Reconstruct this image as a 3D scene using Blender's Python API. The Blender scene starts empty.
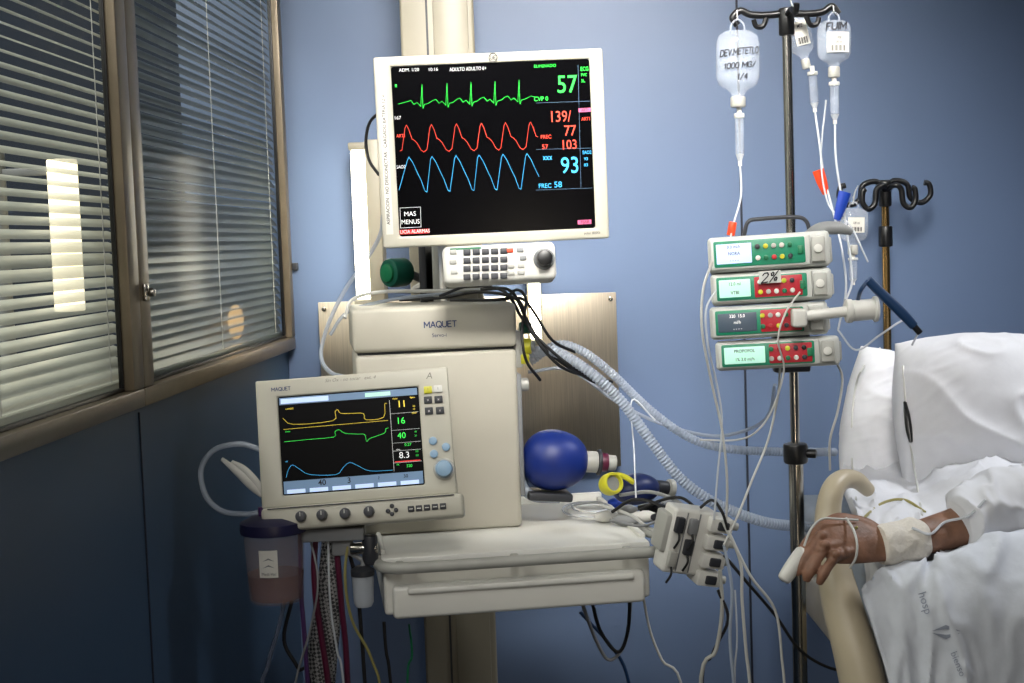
import bpy, bmesh, math, random
from math import sin, cos, radians, pi, sqrt
from mathutils import Vector, Matrix, Euler, noise
from mathutils.bvhtree import BVHTree
random.seed(4)
S = bpy.context.scene
COL = S.collection
try:
    S.view_settings.view_transform = 'Standard'
except Exception:
    pass

# ------------------------------------------------------------------ camera
FL = 1422.2
H = 1.4
pt = radians(4.0)
rl = radians(2.0)
C = Vector((0, 0, H))
Fw = Vector((0, cos(pt), -sin(pt)))
R0 = Vector((1, 0, 0))
U0 = R0.cross(Fw)
Rv = R0 * cos(rl) - U0 * sin(rl)
Uv = R0 * sin(rl) + U0 * cos(rl)
cd = bpy.data.cameras.new('camera')
cd.lens = 50
cd.sensor_width = 36
cd.clip_start = 0.02
cam = bpy.data.objects.new('camera', cd)
COL.objects.link(cam)
mw = Matrix.Identity(4)
for i in range(3):
    mw[i][0] = Rv[i]; mw[i][1] = Uv[i]; mw[i][2] = -Fw[i]; mw[i][3] = C[i]
cam.matrix_world = mw
S.camera = cam

def ray(px, py):
    return Rv * ((px - 512) / FL) + Uv * ((341.5 - py) / FL) + Fw

def P(px, py, D):
    d = ray(px, py)
    return C + d * (D / d.y)

# ------------------------------------------------------------------ materials
def lin(c):
    r = []
    for v in c:
        v = max(0, min(255, v)) / 255
        r.append(v / 12.92 if v <= 0.04045 else ((v + 0.055) / 1.055) ** 2.4)
    return r

MC = {}
def mat(name, c, rough=.5, metal=0, var=.05, scale=30, bump=0, emit=0, alpha=1, stretch=None, sss=0, spec=.5):
    if name in MC:
        return MC[name]
    m = bpy.data.materials.new(name)
    m.use_nodes = True
    nt = m.node_tree
    b = nt.nodes['Principled BSDF']
    tc = nt.nodes.new('ShaderNodeTexCoord')
    nz = nt.nodes.new('ShaderNodeTexNoise')
    nz.inputs['Scale'].default_value = scale
    nz.inputs['Detail'].default_value = 4
    if stretch:
        mp = nt.nodes.new('ShaderNodeMapping')
        mp.inputs['Scale'].default_value = stretch
        nt.links.new(tc.outputs['Object'], mp.inputs['Vector'])
        nt.links.new(mp.outputs['Vector'], nz.inputs['Vector'])
    else:
        nt.links.new(tc.outputs['Object'], nz.inputs['Vector'])
    cr = nt.nodes.new('ShaderNodeValToRGB')
    l = lin(c)
    cr.color_ramp.elements[0].position = .3
    cr.color_ramp.elements[1].position = .7
    cr.color_ramp.elements[0].color = [v * (1 - var) for v in l] + [1]
    cr.color_ramp.elements[1].color = [min(1, v * (1 + var)) for v in l] + [1]
    nt.links.new(nz.outputs['Fac'], cr.inputs['Fac'])
    nt.links.new(cr.outputs['Color'], b.inputs['Base Color'])
    b.inputs['Roughness'].default_value = rough
    b.inputs['Metallic'].default_value = metal
    b.inputs['Alpha'].default_value = alpha
    b.inputs['Specular IOR Level'].default_value = spec
    if sss:
        b.inputs['Subsurface Weight'].default_value = sss
        b.inputs['Subsurface Radius'].default_value = (.012, .005, .003)
        b.inputs['Subsurface Scale'].default_value = .6
    if emit:
        nt.links.new(cr.outputs['Color'], b.inputs['Emission Color'])
        b.inputs['Emission Strength'].default_value = emit
    if bump:
        bp = nt.nodes.new('ShaderNodeBump')
        bp.inputs['Strength'].default_value = bump
        bp.inputs['Distance'].default_value = .01
        nt.links.new(nz.outputs['Fac'], bp.inputs['Height'])
        nt.links.new(bp.outputs['Normal'], b.inputs['Normal'])
    MC[name] = m
    return m

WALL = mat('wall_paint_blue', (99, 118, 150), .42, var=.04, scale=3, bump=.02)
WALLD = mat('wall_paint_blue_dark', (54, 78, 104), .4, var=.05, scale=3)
FLOOR = mat('floor_vinyl', (96, 104, 110), .35, var=.1, scale=12)
CEIL = mat('ceiling_paint', (200, 200, 198), .8)
SEAM = mat('seam_dark', (22, 30, 46), .6)
BEIGE = mat('beige_plastic', (190, 187, 173), .42, var=.03, scale=18)
BEIGE2 = mat('cabinet_plastic', (182, 178, 165), .45, var=.03, scale=14)
WHITE = mat('white_plastic', (212, 211, 205), .4, var=.03, scale=20)
CREAM = mat('cream_enamel', (158, 151, 133), .4, var=.04, scale=9)
TRAYM = mat('cart_enamel', (226, 225, 218), .35, var=.03, scale=9)
GREY = mat('grey_plastic', (128, 130, 132), .45)
LGREY = mat('light_grey_plastic', (170, 170, 164), .4)
DGREY = mat('dark_grey_plastic', (44, 46, 52), .45)
KNOBM = mat('knob_plastic', (66, 68, 74), .4)
BLACK = mat('black_plastic', (14, 14, 16), .35)
RUBBER = mat('black_rubber', (18, 18, 20), .6)
CHROME = mat('chrome', (180, 176, 168), .2, metal=1, var=.05)
STEEL = mat('brushed_steel', (206, 194, 174), .3, metal=1, var=.12, scale=10, stretch=(60, 1, 1))
BRONZE = mat('bronze_anodised_frame', (122, 110, 92), .36, metal=.45, var=.08, scale=25)
GLASSB = mat('black_screen_glass', (4, 4, 6), .2, var=.2, spec=.12)
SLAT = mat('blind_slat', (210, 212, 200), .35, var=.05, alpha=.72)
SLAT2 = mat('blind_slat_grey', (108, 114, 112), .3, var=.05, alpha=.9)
BLUEBAG = mat('blue_silicone', (10, 38, 116), .45, var=.1)
NAVY = mat('navy_silicone', (14, 30, 78), .4, var=.1)
YEL = mat('yellow_plastic', (196, 192, 44), .4)
GRN = mat('green_plastic', (20, 110, 72), .4)
TEAL = mat('teal_plastic', (16, 84, 68), .35)
REDP = mat('red_plastic', (176, 40, 44), .45)
ORANGE = mat('orange_clamp', (226, 70, 30), .4)
BLUEP = mat('blue_clamp', (30, 66, 170), .4)
NBLUE = mat('blue_cable_plug', (22, 54, 92), .4)
HOSE = mat('translucent_hose', (178, 188, 202), .3, alpha=.55)
CLEAR = mat('clear_tubing', (222, 226, 232), .2, alpha=.62)
WTUBE = mat('white_tubing', (192, 192, 188), .35)
PVC = mat('clear_bottle_plastic', (216, 224, 236), .14, alpha=.22)
FLUID = mat('pale_fluid', (180, 192, 210), .12, alpha=.12)
MAROON = mat('maroon_tubing', (86, 22, 50), .4)
PURPLE = mat('purple_tubing', (70, 40, 90), .4)
OLIVE = mat('yellowish_tubing', (150, 142, 84), .4)
SKIN = mat('skin', (130, 94, 74), .55, var=.26, scale=38, bump=.4, sss=.06)
CLOTH = mat('white_bed_linen', (212, 213, 218), .9, var=.03, scale=40, bump=.05)
CLOTH2 = mat('white_blanket_cotton', (198, 202, 210), .95, var=.04, scale=60, bump=.08)
GAUZE = mat('gauze_bandage', (214, 208, 198), .95, var=.06, scale=200, bump=.2)
MATT = mat('mattress_cover', (150, 158, 168), .7)
RAILM = mat('bed_rail_plastic', (182, 170, 146), .42, var=.03)
INK = mat('handwriting_ink', (12, 14, 24), .6)
PRINT = mat('blue_print', (40, 58, 104), .5)
PENCIL = mat('faint_pencil', (124, 122, 112), .6)
GPRINT = mat('grey_laundry_print', (146, 152, 166), .8)
LABELM = mat('paper_label', (220, 218, 210), .7)
LAMPM = mat('lamp_diffuser', (255, 246, 222), .5, var=.01, emit=11)
TUBEM = mat('tube_reflection_glow', (255, 240, 206), .5, var=.02, emit=1.7)  # emission imitates a bright reflection in the left pane
def em(name, c, e=.8):
    return mat('screen_' + name, c, .4, var=.0, emit=e)
EG = em('green', (40, 225, 70)); ER = em('red', (230, 70, 50)); EC = em('cyan', (60, 170, 225))
EW = em('white', (215, 215, 215), .7); EY = em('yellow', (235, 205, 60)); EM = em('magenta', (205, 90, 130), .6)
EGB = em('grey_blue', (92, 120, 150), .5); EDK = em('dark_lcd', (60, 72, 84), .5); ERB = em('alarm_red', (200, 30, 30), .9)
EPB = em('pale_blue_lcd', (176, 196, 222), .8); EPG = em('pale_green_lcd', (164, 210, 192), .75)
PGREEN = mat('pump_green_face', (26, 128, 96), .4); PRED = mat('pump_red_face', (176, 34, 48), .4)
PBLUE = mat('pale_blue_button', (140, 172, 200), .35)

def glassmat():
    m = bpy.data.materials.new('window_glass')
    m.use_nodes = True
    nt = m.node_tree
    nt.nodes.clear()
    N = nt.nodes.new
    o = N('ShaderNodeOutputMaterial')
    mx = N('ShaderNodeMixShader')
    tr = N('ShaderNodeBsdfTransparent')
    gl = N('ShaderNodeBsdfGlossy')
    gl.inputs['Roughness'].default_value = .12
    tr.inputs['Color'].default_value = (.93, .95, .94, 1)
    geo = N('ShaderNodeNewGeometry')
    ma = N('ShaderNodeMath'); ma.operation = 'MULTIPLY_ADD'
    ma.inputs[1].default_value = -(1.5 - 1 / 1.5); ma.inputs[2].default_value = 1.5
    nt.links.new(geo.outputs['Backfacing'], ma.inputs[0])
    fr = N('ShaderNodeFresnel')
    nt.links.new(ma.outputs[0], fr.inputs['IOR'])
    mu = N('ShaderNodeMath'); mu.operation = 'MULTIPLY'; mu.inputs[1].default_value = .1
    nt.links.new(fr.outputs[0], mu.inputs[0])
    nt.links.new(mu.outputs[0], mx.inputs[0])
    nt.links.new(tr.outputs[0], mx.inputs[1])
    nt.links.new(gl.outputs[0], mx.inputs[2])
    nt.links.new(mx.outputs[0], o.inputs['Surface'])
    return m
WGLASS = glassmat()

def braidmat():
    m = mat('braided_sleeve', (120, 120, 122), .5)
    nt = m.node_tree
    b = nt.nodes['Principled BSDF']
    w = nt.nodes.new('ShaderNodeTexChecker')
    w.inputs['Scale'].default_value = 220
    w.inputs['Color1'].default_value = (.3, .3, .3, 1)
    w.inputs['Color2'].default_value = (.03, .03, .035, 1)
    tc = [n for n in nt.nodes if n.type == 'TEX_COORD'][0]
    mp = nt.nodes.new('ShaderNodeMapping')
    mp.inputs['Rotation'].default_value = (.5, .78, .78)
    nt.links.new(tc.outputs['Object'], mp.inputs['Vector'])
    nt.links.new(mp.outputs['Vector'], w.inputs['Vector'])
    nt.links.new(w.outputs['Color'], b.inputs['Base Color'])
    return m
BRAID = braidmat()

# ------------------------------------------------------------------ builders
def catm(pts, sub):
    n = len(pts)
    if n < 3:
        out = []
        for i in range(n - 1):
            for k in range(sub):
                t = k / sub
                out.append([a + (b - a) * t for a, b in zip(pts[i], pts[i + 1])])
        out.append(list(pts[-1]))
        return out
    out = []
    for i in range(n - 1):
        p0 = pts[i - 1] if i > 0 else [2 * a - b for a, b in zip(pts[0], pts[1])]
        p1 = pts[i]; p2 = pts[i + 1]
        p3 = pts[i + 2] if i + 2 < n else [2 * a - b for a, b in zip(pts[-1], pts[-2])]
        for k in range(sub):
            t = k / sub
            out.append([.5 * (2 * b + (c - a) * t + (2 * a - 5 * b + 4 * c - d) * t * t + (3 * b - a - 3 * c + d) * t ** 3)
                        for a, b, c, d in zip(p0, p1, p2, p3)])
    out.append(list(pts[-1]))
    return out

class B:
    def __init__(s):
        s.bm = bmesh.new(); s.mats = []
    def mi(s, m):
        if m not in s.mats:
            s.mats.append(m)
        return s.mats.index(m)
    def add(s, bm, m, M=None):
        k = s.mi(m)
        for f in bm.faces:
            f.material_index = k
        if M is not None:
            bm.transform(M)
        me = bpy.data.meshes.new('t')
        bm.to_mesh(me); bm.free()
        s.bm.from_mesh(me)
        bpy.data.meshes.remove(me)
    def box(s, x0, x1, y0, y1, z0, z1, m, bev=.003, seg=2, M=None):
        if x0 > x1: x0, x1 = x1, x0
        if y0 > y1: y0, y1 = y1, y0
        if z0 > z1: z0, z1 = z1, z0
        bm = bmesh.new()
        bmesh.ops.create_cube(bm, size=1)
        for v in bm.verts:
            v.co = Vector(((x0 + x1) / 2 + v.co.x * (x1 - x0), (y0 + y1) / 2 + v.co.y * (y1 - y0), (z0 + z1) / 2 + v.co.z * (z1 - z0)))
        bv = min(bev, .45 * min(x1 - x0, y1 - y0, z1 - z0))
        if bv > 0:
            bmesh.ops.bevel(bm, geom=bm.edges[:], offset=bv, segments=seg, affect='EDGES', profile=.5)
        s.add(bm, m, M)
    def cyl(s, p0, p1, r, m, r2=None, seg=24, bev=0):
        p0 = Vector(p0); p1 = Vector(p1)
        d = p1 - p0; L = d.length
        r2 = r if r2 is None else r2
        if bev:
            b = min(bev, r * .4, L * .4)
            prof = [(0, 0), (r - b, 0), (r - b * .3, b * .3), (r, b), (r2, L - b), (r2 - b * .3, L - b * .3), (r2 - b, L), (0, L)]
        else:
            prof = [(0, 0), (r, 0), (r2, L), (0, L)]
        M = Matrix.Translation(p0) @ d.to_track_quat('Z', 'Y').to_matrix().to_4x4()
        s.lathe(prof, m, M, seg)
    def lathe(s, prof, m, M=None, seg=28, sy=1, sx=1):
        bm = bmesh.new()
        rings = []
        for r, z in prof:
            if r < 1e-6:
                rings.append([bm.verts.new((0, 0, z))])
            else:
                rings.append([bm.verts.new((sx * r * cos(2 * pi * i / seg), sy * r * sin(2 * pi * i / seg), z)) for i in range(seg)])
        for a, b in zip(rings, rings[1:]):
            for i in range(seg):
                j = (i + 1) % seg
                if len(a) == 1 and len(b) == 1:
                    continue
                if len(a) == 1:
                    bm.faces.new((a[0], b[j], b[i]))
                elif len(b) == 1:
                    bm.faces.new((a[i], a[j], b[0]))
                else:
                    bm.faces.new((a[i], a[j], b[j], b[i]))
        bmesh.ops.recalc_face_normals(bm, faces=bm.faces)
        s.add(bm, m, M)
    def ell(s, c, rx, ry, rz, m, M=None, seg=28, n=16):
        prof = [(sin(pi * i / n), -cos(pi * i / n)) for i in range(n + 1)]
        prof[0] = (0, -1); prof[-1] = (0, 1)
        T = Matrix.Translation(Vector(c)) @ Matrix.Diagonal((rx, ry, rz, 1))
        if M is not None:
            T = M @ T
        s.lathe(prof, m, T, seg)
    def tube(s, pts, r, m, seg=8, sub=6, up=None, k=1.0, pitch=0, amp=.2, cap=True):
        if not isinstance(r, (list, tuple)):
            r = [r] * len(pts)
        q = catm([list(p) + [rr] for p, rr in zip(pts, r)], sub)
        if pitch:
            L = [0]
            for a, b in zip(q, q[1:]):
                L.append(L[-1] + (Vector(b[:3]) - Vector(a[:3])).length)
            n = int(L[-1] / (pitch / 4))
            out = []; j = 0
            for i in range(n + 1):
                t = L[-1] * i / n
                while j < len(L) - 2 and L[j + 1] < t:
                    j += 1
                w = (t - L[j]) / max(1e-9, L[j + 1] - L[j])
                e = [a + (b - a) * w for a, b in zip(q[j], q[j + 1])]
                e[3] *= 1 + amp * (1, 0, -1, 0)[i % 4]
                out.append(e)
            q = out
        V = [Vector(a[:3]) for a in q]
        bm = bmesh.new()
        prev = None; rings = []
        for i, p in enumerate(V):
            t = (V[min(i + 1, len(V) - 1)] - V[max(i - 1, 0)]).normalized()
            if up is not None:
                n_ = Vector(up)
            elif prev is None:
                n_ = Vector((0, 0, 1)) if abs(t.z) < .9 else Vector((1, 0, 0))
            else:
                n_ = prev
            n_ = (n_ - t * n_.dot(t))
            if n_.length < 1e-6:
                n_ = t.orthogonal()
            n_.normalize(); prev = n_
            bn = t.cross(n_)
            rr = q[i][3]
            rings.append([bm.verts.new(p + n_ * (rr * cos(2 * pi * a / seg)) + bn * (rr * k * sin(2 * pi * a / seg))) for a in range(seg)])
        for a, b in zip(rings, rings[1:]):
            for i in range(seg):
                j = (i + 1) % seg
                bm.faces.new((a[i], a[j], b[j], b[i]))
        if cap:
            bm.faces.new(rings[0][::-1]); bm.faces.new(rings[-1])
        bmesh.ops.recalc_face_normals(bm, faces=bm.faces)
        s.add(bm, m)
    def ring(s, x0, x1, z0, z1, a0, a1, b0, b1, y0, y1, m, bev=.003):
        bm = bmesh.new()
        o = [(x0, z0), (x1, z0), (x1, z1), (x0, z1)]
        n = [(a0, b0), (a1, b0), (a1, b1), (a0, b1)]
        vo0 = [bm.verts.new((x, y0, z)) for x, z in o]; vo1 = [bm.verts.new((x, y1, z)) for x, z in o]
        vi0 = [bm.verts.new((x, y0, z)) for x, z in n]; vi1 = [bm.verts.new((x, y1, z)) for x, z in n]
        for i in range(4):
            j = (i + 1) % 4
            bm.faces.new((vo0[i], vo0[j], vi0[j], vi0[i]))
            bm.faces.new((vo1[j], vo1[i], vi1[i], vi1[j]))
            bm.faces.new((vo0[j], vo0[i], vo1[i], vo1[j]))
            bm.faces.new((vi0[i], vi0[j], vi1[j], vi1[i]))
        bmesh.ops.recalc_face_normals(bm, faces=bm.faces)
        ed = [e for e in bm.edges if len(e.link_faces) == 2 and e.calc_face_angle(0) > .5]
        bmesh.ops.bevel(bm, geom=ed, offset=bev, segments=3, affect='EDGES', profile=.5)
        s.add(bm, m)
    def prism(s, poly, y0, y1, m, bev=.003, seg=2, M=None):
        bm = bmesh.new()
        a = [bm.verts.new((x, y0, z)) for x, z in poly]
        b = [bm.verts.new((x, y1, z)) for x, z in poly]
        bm.faces.new(a); bm.faces.new(b[::-1])
        for i in range(len(a)):
            j = (i + 1) % len(a)
            bm.faces.new((a[j], a[i], b[i], b[j]))
        bmesh.ops.recalc_face_normals(bm, faces=bm.faces)
        if bev:
            bmesh.ops.bevel(bm, geom=bm.edges[:], offset=bev, segments=seg, affect='EDGES', profile=.5)
        s.add(bm, m, M)
    def line(s, pts, w, m, y=0):
        bm = bmesh.new()
        for (x0, z0), (x1, z1) in zip(pts, pts[1:]):
            dx, dz = x1 - x0, z1 - z0
            L = sqrt(dx * dx + dz * dz) or 1e-6
            dx, dz = dx / L, dz / L
            nx, nz = -dz * w / 2, dx * w / 2
            x0 -= dx * w * .3; z0 -= dz * w * .3; x1 += dx * w * .3; z1 += dz * w * .3
            bm.faces.new([bm.verts.new(c) for c in ((x0 - nx, y, z0 - nz), (x1 - nx, y, z1 - nz), (x1 + nx, y, z1 + nz), (x0 + nx, y, z0 + nz))])
        s.add(bm, m)
    def quad(s, x0, x1, z0, z1, y, m):
        bm = bmesh.new()
        bm.faces.new([bm.verts.new(c) for c in ((x0, y, z0), (x1, y, z0), (x1, y, z1), (x0, y, z1))])
        s.add(bm, m)
    def text(s, t, x, z, size, m, y=0, align='CENTER', rot=0, sx=1, off=0, warp=None, M=None, shear=0):
        cu = bpy.data.curves.new('t', 'FONT')
        cu.body = t; cu.size = 1; cu.align_x = align; cu.align_y = 'CENTER'
        cu.resolution_u = 3; cu.offset = off; cu.shear = shear
        o = bpy.data.objects.new('t', cu)
        COL.objects.link(o)
        me = bpy.data.meshes.new_from_object(o)
        bpy.data.objects.remove(o); bpy.data.curves.remove(cu)
        bm = bmesh.new(); bm.from_mesh(me); bpy.data.meshes.remove(me)
        T = Matrix.Translation((x, y, z)) @ Matrix.Rotation(rot, 4, 'Y') @ Matrix.Rotation(pi / 2, 4, 'X') @ Matrix.Diagonal((sx * size, size, size, 1))
        bm.transform(T)
        if warp:
            for v in bm.verts:
                v.co = warp(v.co)
        s.add(bm, m, M)
    def strokes(s, word, x, z, h, m, y=0, w=.16, sp=.22):
        # block capitals drawn from straight strokes
        G = {'M': (.9, [[(0, 0), (0, 1), (.45, .3), (.9, 1), (.9, 0)]]),
             'A': (.8, [[(0, 0), (.4, 1), (.8, 0)], [(.15, .33), (.65, .33)]]),
             'Q': (.85, [[(.25, 0), (.6, 0), (.85, .25), (.85, .75), (.6, 1), (.25, 1), (0, .75), (0, .25), (.25, 0)], [(.5, .25), (.88, -.1)]]),
             'U': (.72, [[(0, 1), (0, .22), (.2, 0), (.52, 0), (.72, .22), (.72, 1)]]),
             'E': (.6, [[(.6, 0), (0, 0), (0, 1), (.6, 1)], [(0, .52), (.5, .52)]]),
             'T': (.7, [[(0, 1), (.7, 1)], [(.35, 1), (.35, 0)]]),
             'D': (.7, [[(0, 0), (0, 1), (.4, 1), (.7, .7), (.7, .3), (.4, 0), (0, 0)]]),
             'V': (.7, [[(0, 1), (.35, 0), (.7, 1)]]),
             'L': (.55, [[(0, 1), (0, 0), (.55, 0)]]),
             'O': (.75, [[(.2, 0), (.55, 0), (.75, .25), (.75, .75), (.55, 1), (.2, 1), (0, .75), (0, .25), (.2, 0)]]),
             'G': (.75, [[(.75, .8), (.55, 1), (.2, 1), (0, .75), (0, .25), (.2, 0), (.55, 0), (.75, .2), (.75, .5), (.45, .5)]]),
             '0': (.6, [[(.15, 0), (.45, 0), (.6, .25), (.6, .75), (.45, 1), (.15, 1), (0, .75), (0, .25), (.15, 0)]]),
             '1': (.3, [[(0, .75), (.2, 1), (.2, 0)]]),
             '4': (.6, [[(.45, 0), (.45, 1), (0, .35), (.62, .35)]]),
             '/': (.5, [[(0, -.05), (.5, 1.05)]]),
             '.': (.1, [[(0, .02), (.08, .02)]]),
             ' ': (.3, []),
             'X': (.6, [[(0, 0), (.6, 1)], [(0, 1), (.6, 0)]]),
             '2': (.6, [[(0, .8), (.15, 1), (.45, 1), (.6, .8), (.55, .6), (0, 0), (.65, 0)]]),
             '%': (.8, [[(.75, 1.05), (.05, -.05)], [(.12, .62), (.28, .62), (.32, .82), (.2, .95), (.05, .85), (.12, .62)], [(.55, .05), (.72, .05), (.76, .25), (.62, .38), (.5, .25), (.55, .05)]]),
             'F': (.55, [[(0, 0), (0, 1), (.55, 1)], [(0, .5), (.45, .5)]]),
             'I': (.1, [[(.05, 0), (.05, 1)]])}
        tot = sum(G[c][0] for c in word) + sp * (len(word) - 1)
        cx = x - tot * h / 2
        for c in word:
            wd, ls = G[c]
            for l in ls:
                s.line([(cx + a * h, z - h / 2 + b_ * h) for a, b_ in l], w * h, m, y)
            cx += (wd + sp) * h
    def obj(s, name, parent=None, label=None, cat=None, group=None, kind=None, center=False, ang=38, M=None, smooth=True):
        me = bpy.data.meshes.new(name)
        loc = Vector((0, 0, 0))
        if center and len(s.bm.verts):
            xs = [v.co for v in s.bm.verts]
            loc = Vector([(min(v[i] for v in xs) + max(v[i] for v in xs)) / 2 for i in range(3)])
            loc.z = min(v.z for v in xs)
            bmesh.ops.translate(s.bm, verts=s.bm.verts, vec=-loc)
        s.bm.to_mesh(me); s.bm.free()
        for m in s.mats:
            me.materials.append(m)
        if smooth:
            me.polygons.foreach_set('use_smooth', [True] * len(me.polygons))
            me.set_sharp_from_angle(angle=radians(ang))
        o = bpy.data.objects.new(name, me)
        COL.objects.link(o)
        o.location = loc
        if M is not None:
            o.matrix_world = M
        if parent is not None:
            o.parent = parent
        tag(o, label, cat, group, kind)
        return o

def tag(o, label=None, cat=None, group=None, kind=None):
    if label: o['label'] = label
    if cat: o['category'] = cat
    if group: o['group'] = group
    if kind: o['kind'] = kind

def root(name, M, label=None, cat=None, group=None, kind=None):
    e = bpy.data.objects.new(name, None)
    e.empty_display_size = .05
    COL.objects.link(e)
    e.matrix_world = M
    tag(e, label, cat, group, kind)
    return e

class Fr:
    def __init__(s, px=0, py=0, D=1, rx=0, ry=0, rz=0, M=None):
        if M is None:
            M = Matrix.Translation(P(px, py, D)) @ Euler((radians(rx), radians(ry), radians(rz)), 'XYZ').to_matrix().to_4x4()
        s.M = M; s.I = M.inverted()
        s.s = M.translation.y / FL
    def l(s, px, py, y=0):
        o = s.I @ C; d = s.I.to_3x3() @ ray(px, py)
        t = (y - o.y) / d.y
        p = o + d * t
        return p.x, p.z
    def w(s, px, py, D):
        return s.I @ P(px, py, D)

def cable(name, label, cat, pts, r, m, group=None, seg=8, **kw):
    b = B()
    v = [P(*p) if not isinstance(p, Vector) else p for p in pts]
    if not isinstance(pts[-1], Vector) and pts[-1][1] >= 690:
        e = v[-1]
        v.append(Vector((e.x + .01, e.y + .02, .25)))
        v.append(Vector((e.x + .02, e.y + .05, .03)))
        v.append(Vector((e.x + .05, e.y + .10, r + .001)))
        v.append(Vector((e.x + .11, e.y + .16, r + .001)))
    b.tube(v, r, m, seg=seg, **kw)
    return b.obj(name, None, label, cat, group, center=True)

# ================================================================== ROOM
YB = 3.0
A = P(288, 349, YB)
d0 = ray(0, 457)
Bp = C + d0 * ((A.z - H) / d0.z)
dx = (A - Bp); dx.z = 0; dx.normalize()
angz = math.atan2(dx.y, dx.x)
WL = Fr(M=Matrix.Translation(A) @ Matrix.Rotation(angz, 4, 'Z'))
WL.s = 2.2 / FL
ZF = -A.z
b = B()
b.box(A.x - .2, 3.2, YB, YB + .1, 0, 2.7, WALL, 0)
b.obj('wall_back', kind='structure')
wx0 = -2.3
ztop = 1.05
b = B()
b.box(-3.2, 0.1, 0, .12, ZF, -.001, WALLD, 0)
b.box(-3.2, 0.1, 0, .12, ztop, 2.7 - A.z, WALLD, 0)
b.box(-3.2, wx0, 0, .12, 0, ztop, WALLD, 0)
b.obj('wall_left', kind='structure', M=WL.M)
b = B(); b.box(-4, 4, -1.5, 4.2, -.05, 0, FLOOR, 0); b.obj('floor', kind='structure')
b = B(); b.box(-4, 4, -1.5, 4.2, 2.7, 2.75, CEIL, 0); b.obj('ceiling', kind='structure')
b = B(); b.box(-3.5, 1.2, 1.2, 1.25, ZF, 2.7 - A.z, mat('corridor_paint', (150, 162, 150), .6, var=.3, scale=1.5), 0)
b.obj('wall_corridor', kind='structure', M=WL.M)
b = B(); x = P(741, 200, YB).x; b.box(x - .0022, x + .0022, YB - .003, YB + .001, 0, 2.7, SEAM, 0); b.obj('trim_1', kind='structure')
b = B(); x, z = WL.l(143, 500); b.box(x - .0012, x + .0012, -.002, .001, ZF, -.01, SEAM, 0); b.obj('trim_2', kind='structure', M=WL.M)

xm0, _ = WL.l(111, 200); xm1, _ = WL.l(133, 200)
xmid = (xm0 + xm1) / 2
def window(name, x0, x1, sw0, sw1):
    r = root(name, WL.M, kind='structure')
    b = B()
    t = .026
    b.box(x0, x1, -.018, .1, 0, t, BRONZE, .003)
    b.box(x0, x1, -.018, .1, ztop - t, ztop, BRONZE, .003)
    b.box(x0, x0 + sw0, -.018, .003, t, ztop - t, BRONZE, .003)
    b.box(x1 - sw1, x1, -.018, .003, t, ztop - t, BRONZE, .003)
    b.box(x1 - sw1 - .003, x1 - sw1, -.004, .003, t, ztop - t, BLACK, .001)
    b.box(x0 + sw0, x0 + sw0 + .003, -.004, .003, t, ztop - t, BLACK, .001)
    b.box(x0 + sw0, x1 - sw1, -.004, .004, t, t + .005, BLACK, .001)
    b.obj('frame', r, 'grey-bronze anodised metal window frame')
    b = B(); b.quad(x0 + sw0, x1 - sw1, t, ztop - t, .001, WGLASS); b.obj('glass_pane', r, smooth=False)
    return r
w1 = window('window_1', wx0, xmid, .03, .5 * (xm1 - xm0) * .95)
w2 = window('window_2', xmid + .001, -.004, .5 * (xm1 - xm0) * .95, .03)
lx, lz = WL.l(131, 293)
b = B(); b.box(lx - .008, lx + .008, -.024, -.018, lz - .012, lz + .012, CHROME, .002); b.cyl((lx, -.024, lz), (lx, -.034, lz), .006, CHROME, bev=.002); b.obj('latch', w2, 'small chrome window latch')
lx, lz = WL.l(284, 267)
b = B(); b.box(lx - .01, lx + .01, -.03, -.018, lz - .008, lz + .008, DGREY, .002); b.obj('latch', w2, 'small dark window latch')

def blind(x0, x1, tilt, label, sm):
    r = root('venetian_blind', WL.M, label, 'window blind', 'venetian blinds in the partition windows')
    b = B()
    z = .048
    while z < ztop - .06:
        bm = bmesh.new()
        vs = []
        tl_ = tilt + .09 * sin(z * 37) + .06 * sin(z * 311)
        for k in range(5):
            u = (k - 2) / 2
            yy = u * .0115; zz = .0016 * (1 - u * u)
            y2 = yy * cos(tl_) - zz * sin(tl_); z2 = yy * sin(tl_) + zz * cos(tl_)
            vs.append([bm.verts.new((x0, .018 + y2, z + z2)), bm.verts.new((x1, .018 + y2, z + z2))])
        for k in range(4):
            bm.faces.new((vs[k][0], vs[k][1], vs[k + 1][1], vs[k + 1][0]))
        b.add(bm, sm)
        z += .0158
    b.obj('slats', r)
    b = B(); b.box(x0, x1, .008, .028, .028, .038, sm, .002); b.obj('bottom_rail', r)
    b = B(); b.box(x0, x1, .006, .036, ztop - .06, ztop - .03, sm, .002); b.obj('head_rail', r)
    n = max(2, int((x1 - x0) / .35) + 1)
    for i in range(n):
        b = B()
        xx = x0 + .08 + (x1 - x0 - .16) * i / (n - 1)
        b.cyl((xx, .006, .04), (xx, .006, ztop - .05), .0007, WTUBE, seg=6)
        b.obj('ladder_cord', r)
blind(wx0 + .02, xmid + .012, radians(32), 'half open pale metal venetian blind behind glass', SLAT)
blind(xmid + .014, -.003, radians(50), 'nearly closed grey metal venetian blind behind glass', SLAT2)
cx0, cz1 = WL.l(63, 158, .055); cx1, cz0 = WL.l(86, 310, .055)
rL = root('pane_reflection_tube', WL.M @ Matrix.Translation(((cx0 + cx1) / 2, .055, cz0)), 'added vertical glow beyond the blind, standing for a reflection', 'lamp')  # added glowing tube, imitates a bright reflection in the left pane
b = B(); b.cyl((0, .012, 0), (0, .012, cz1 - cz0), .020, TUBEM, bev=.002); b.obj('diffuser', rL, 'warm white glow added for a pane reflection')
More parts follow.
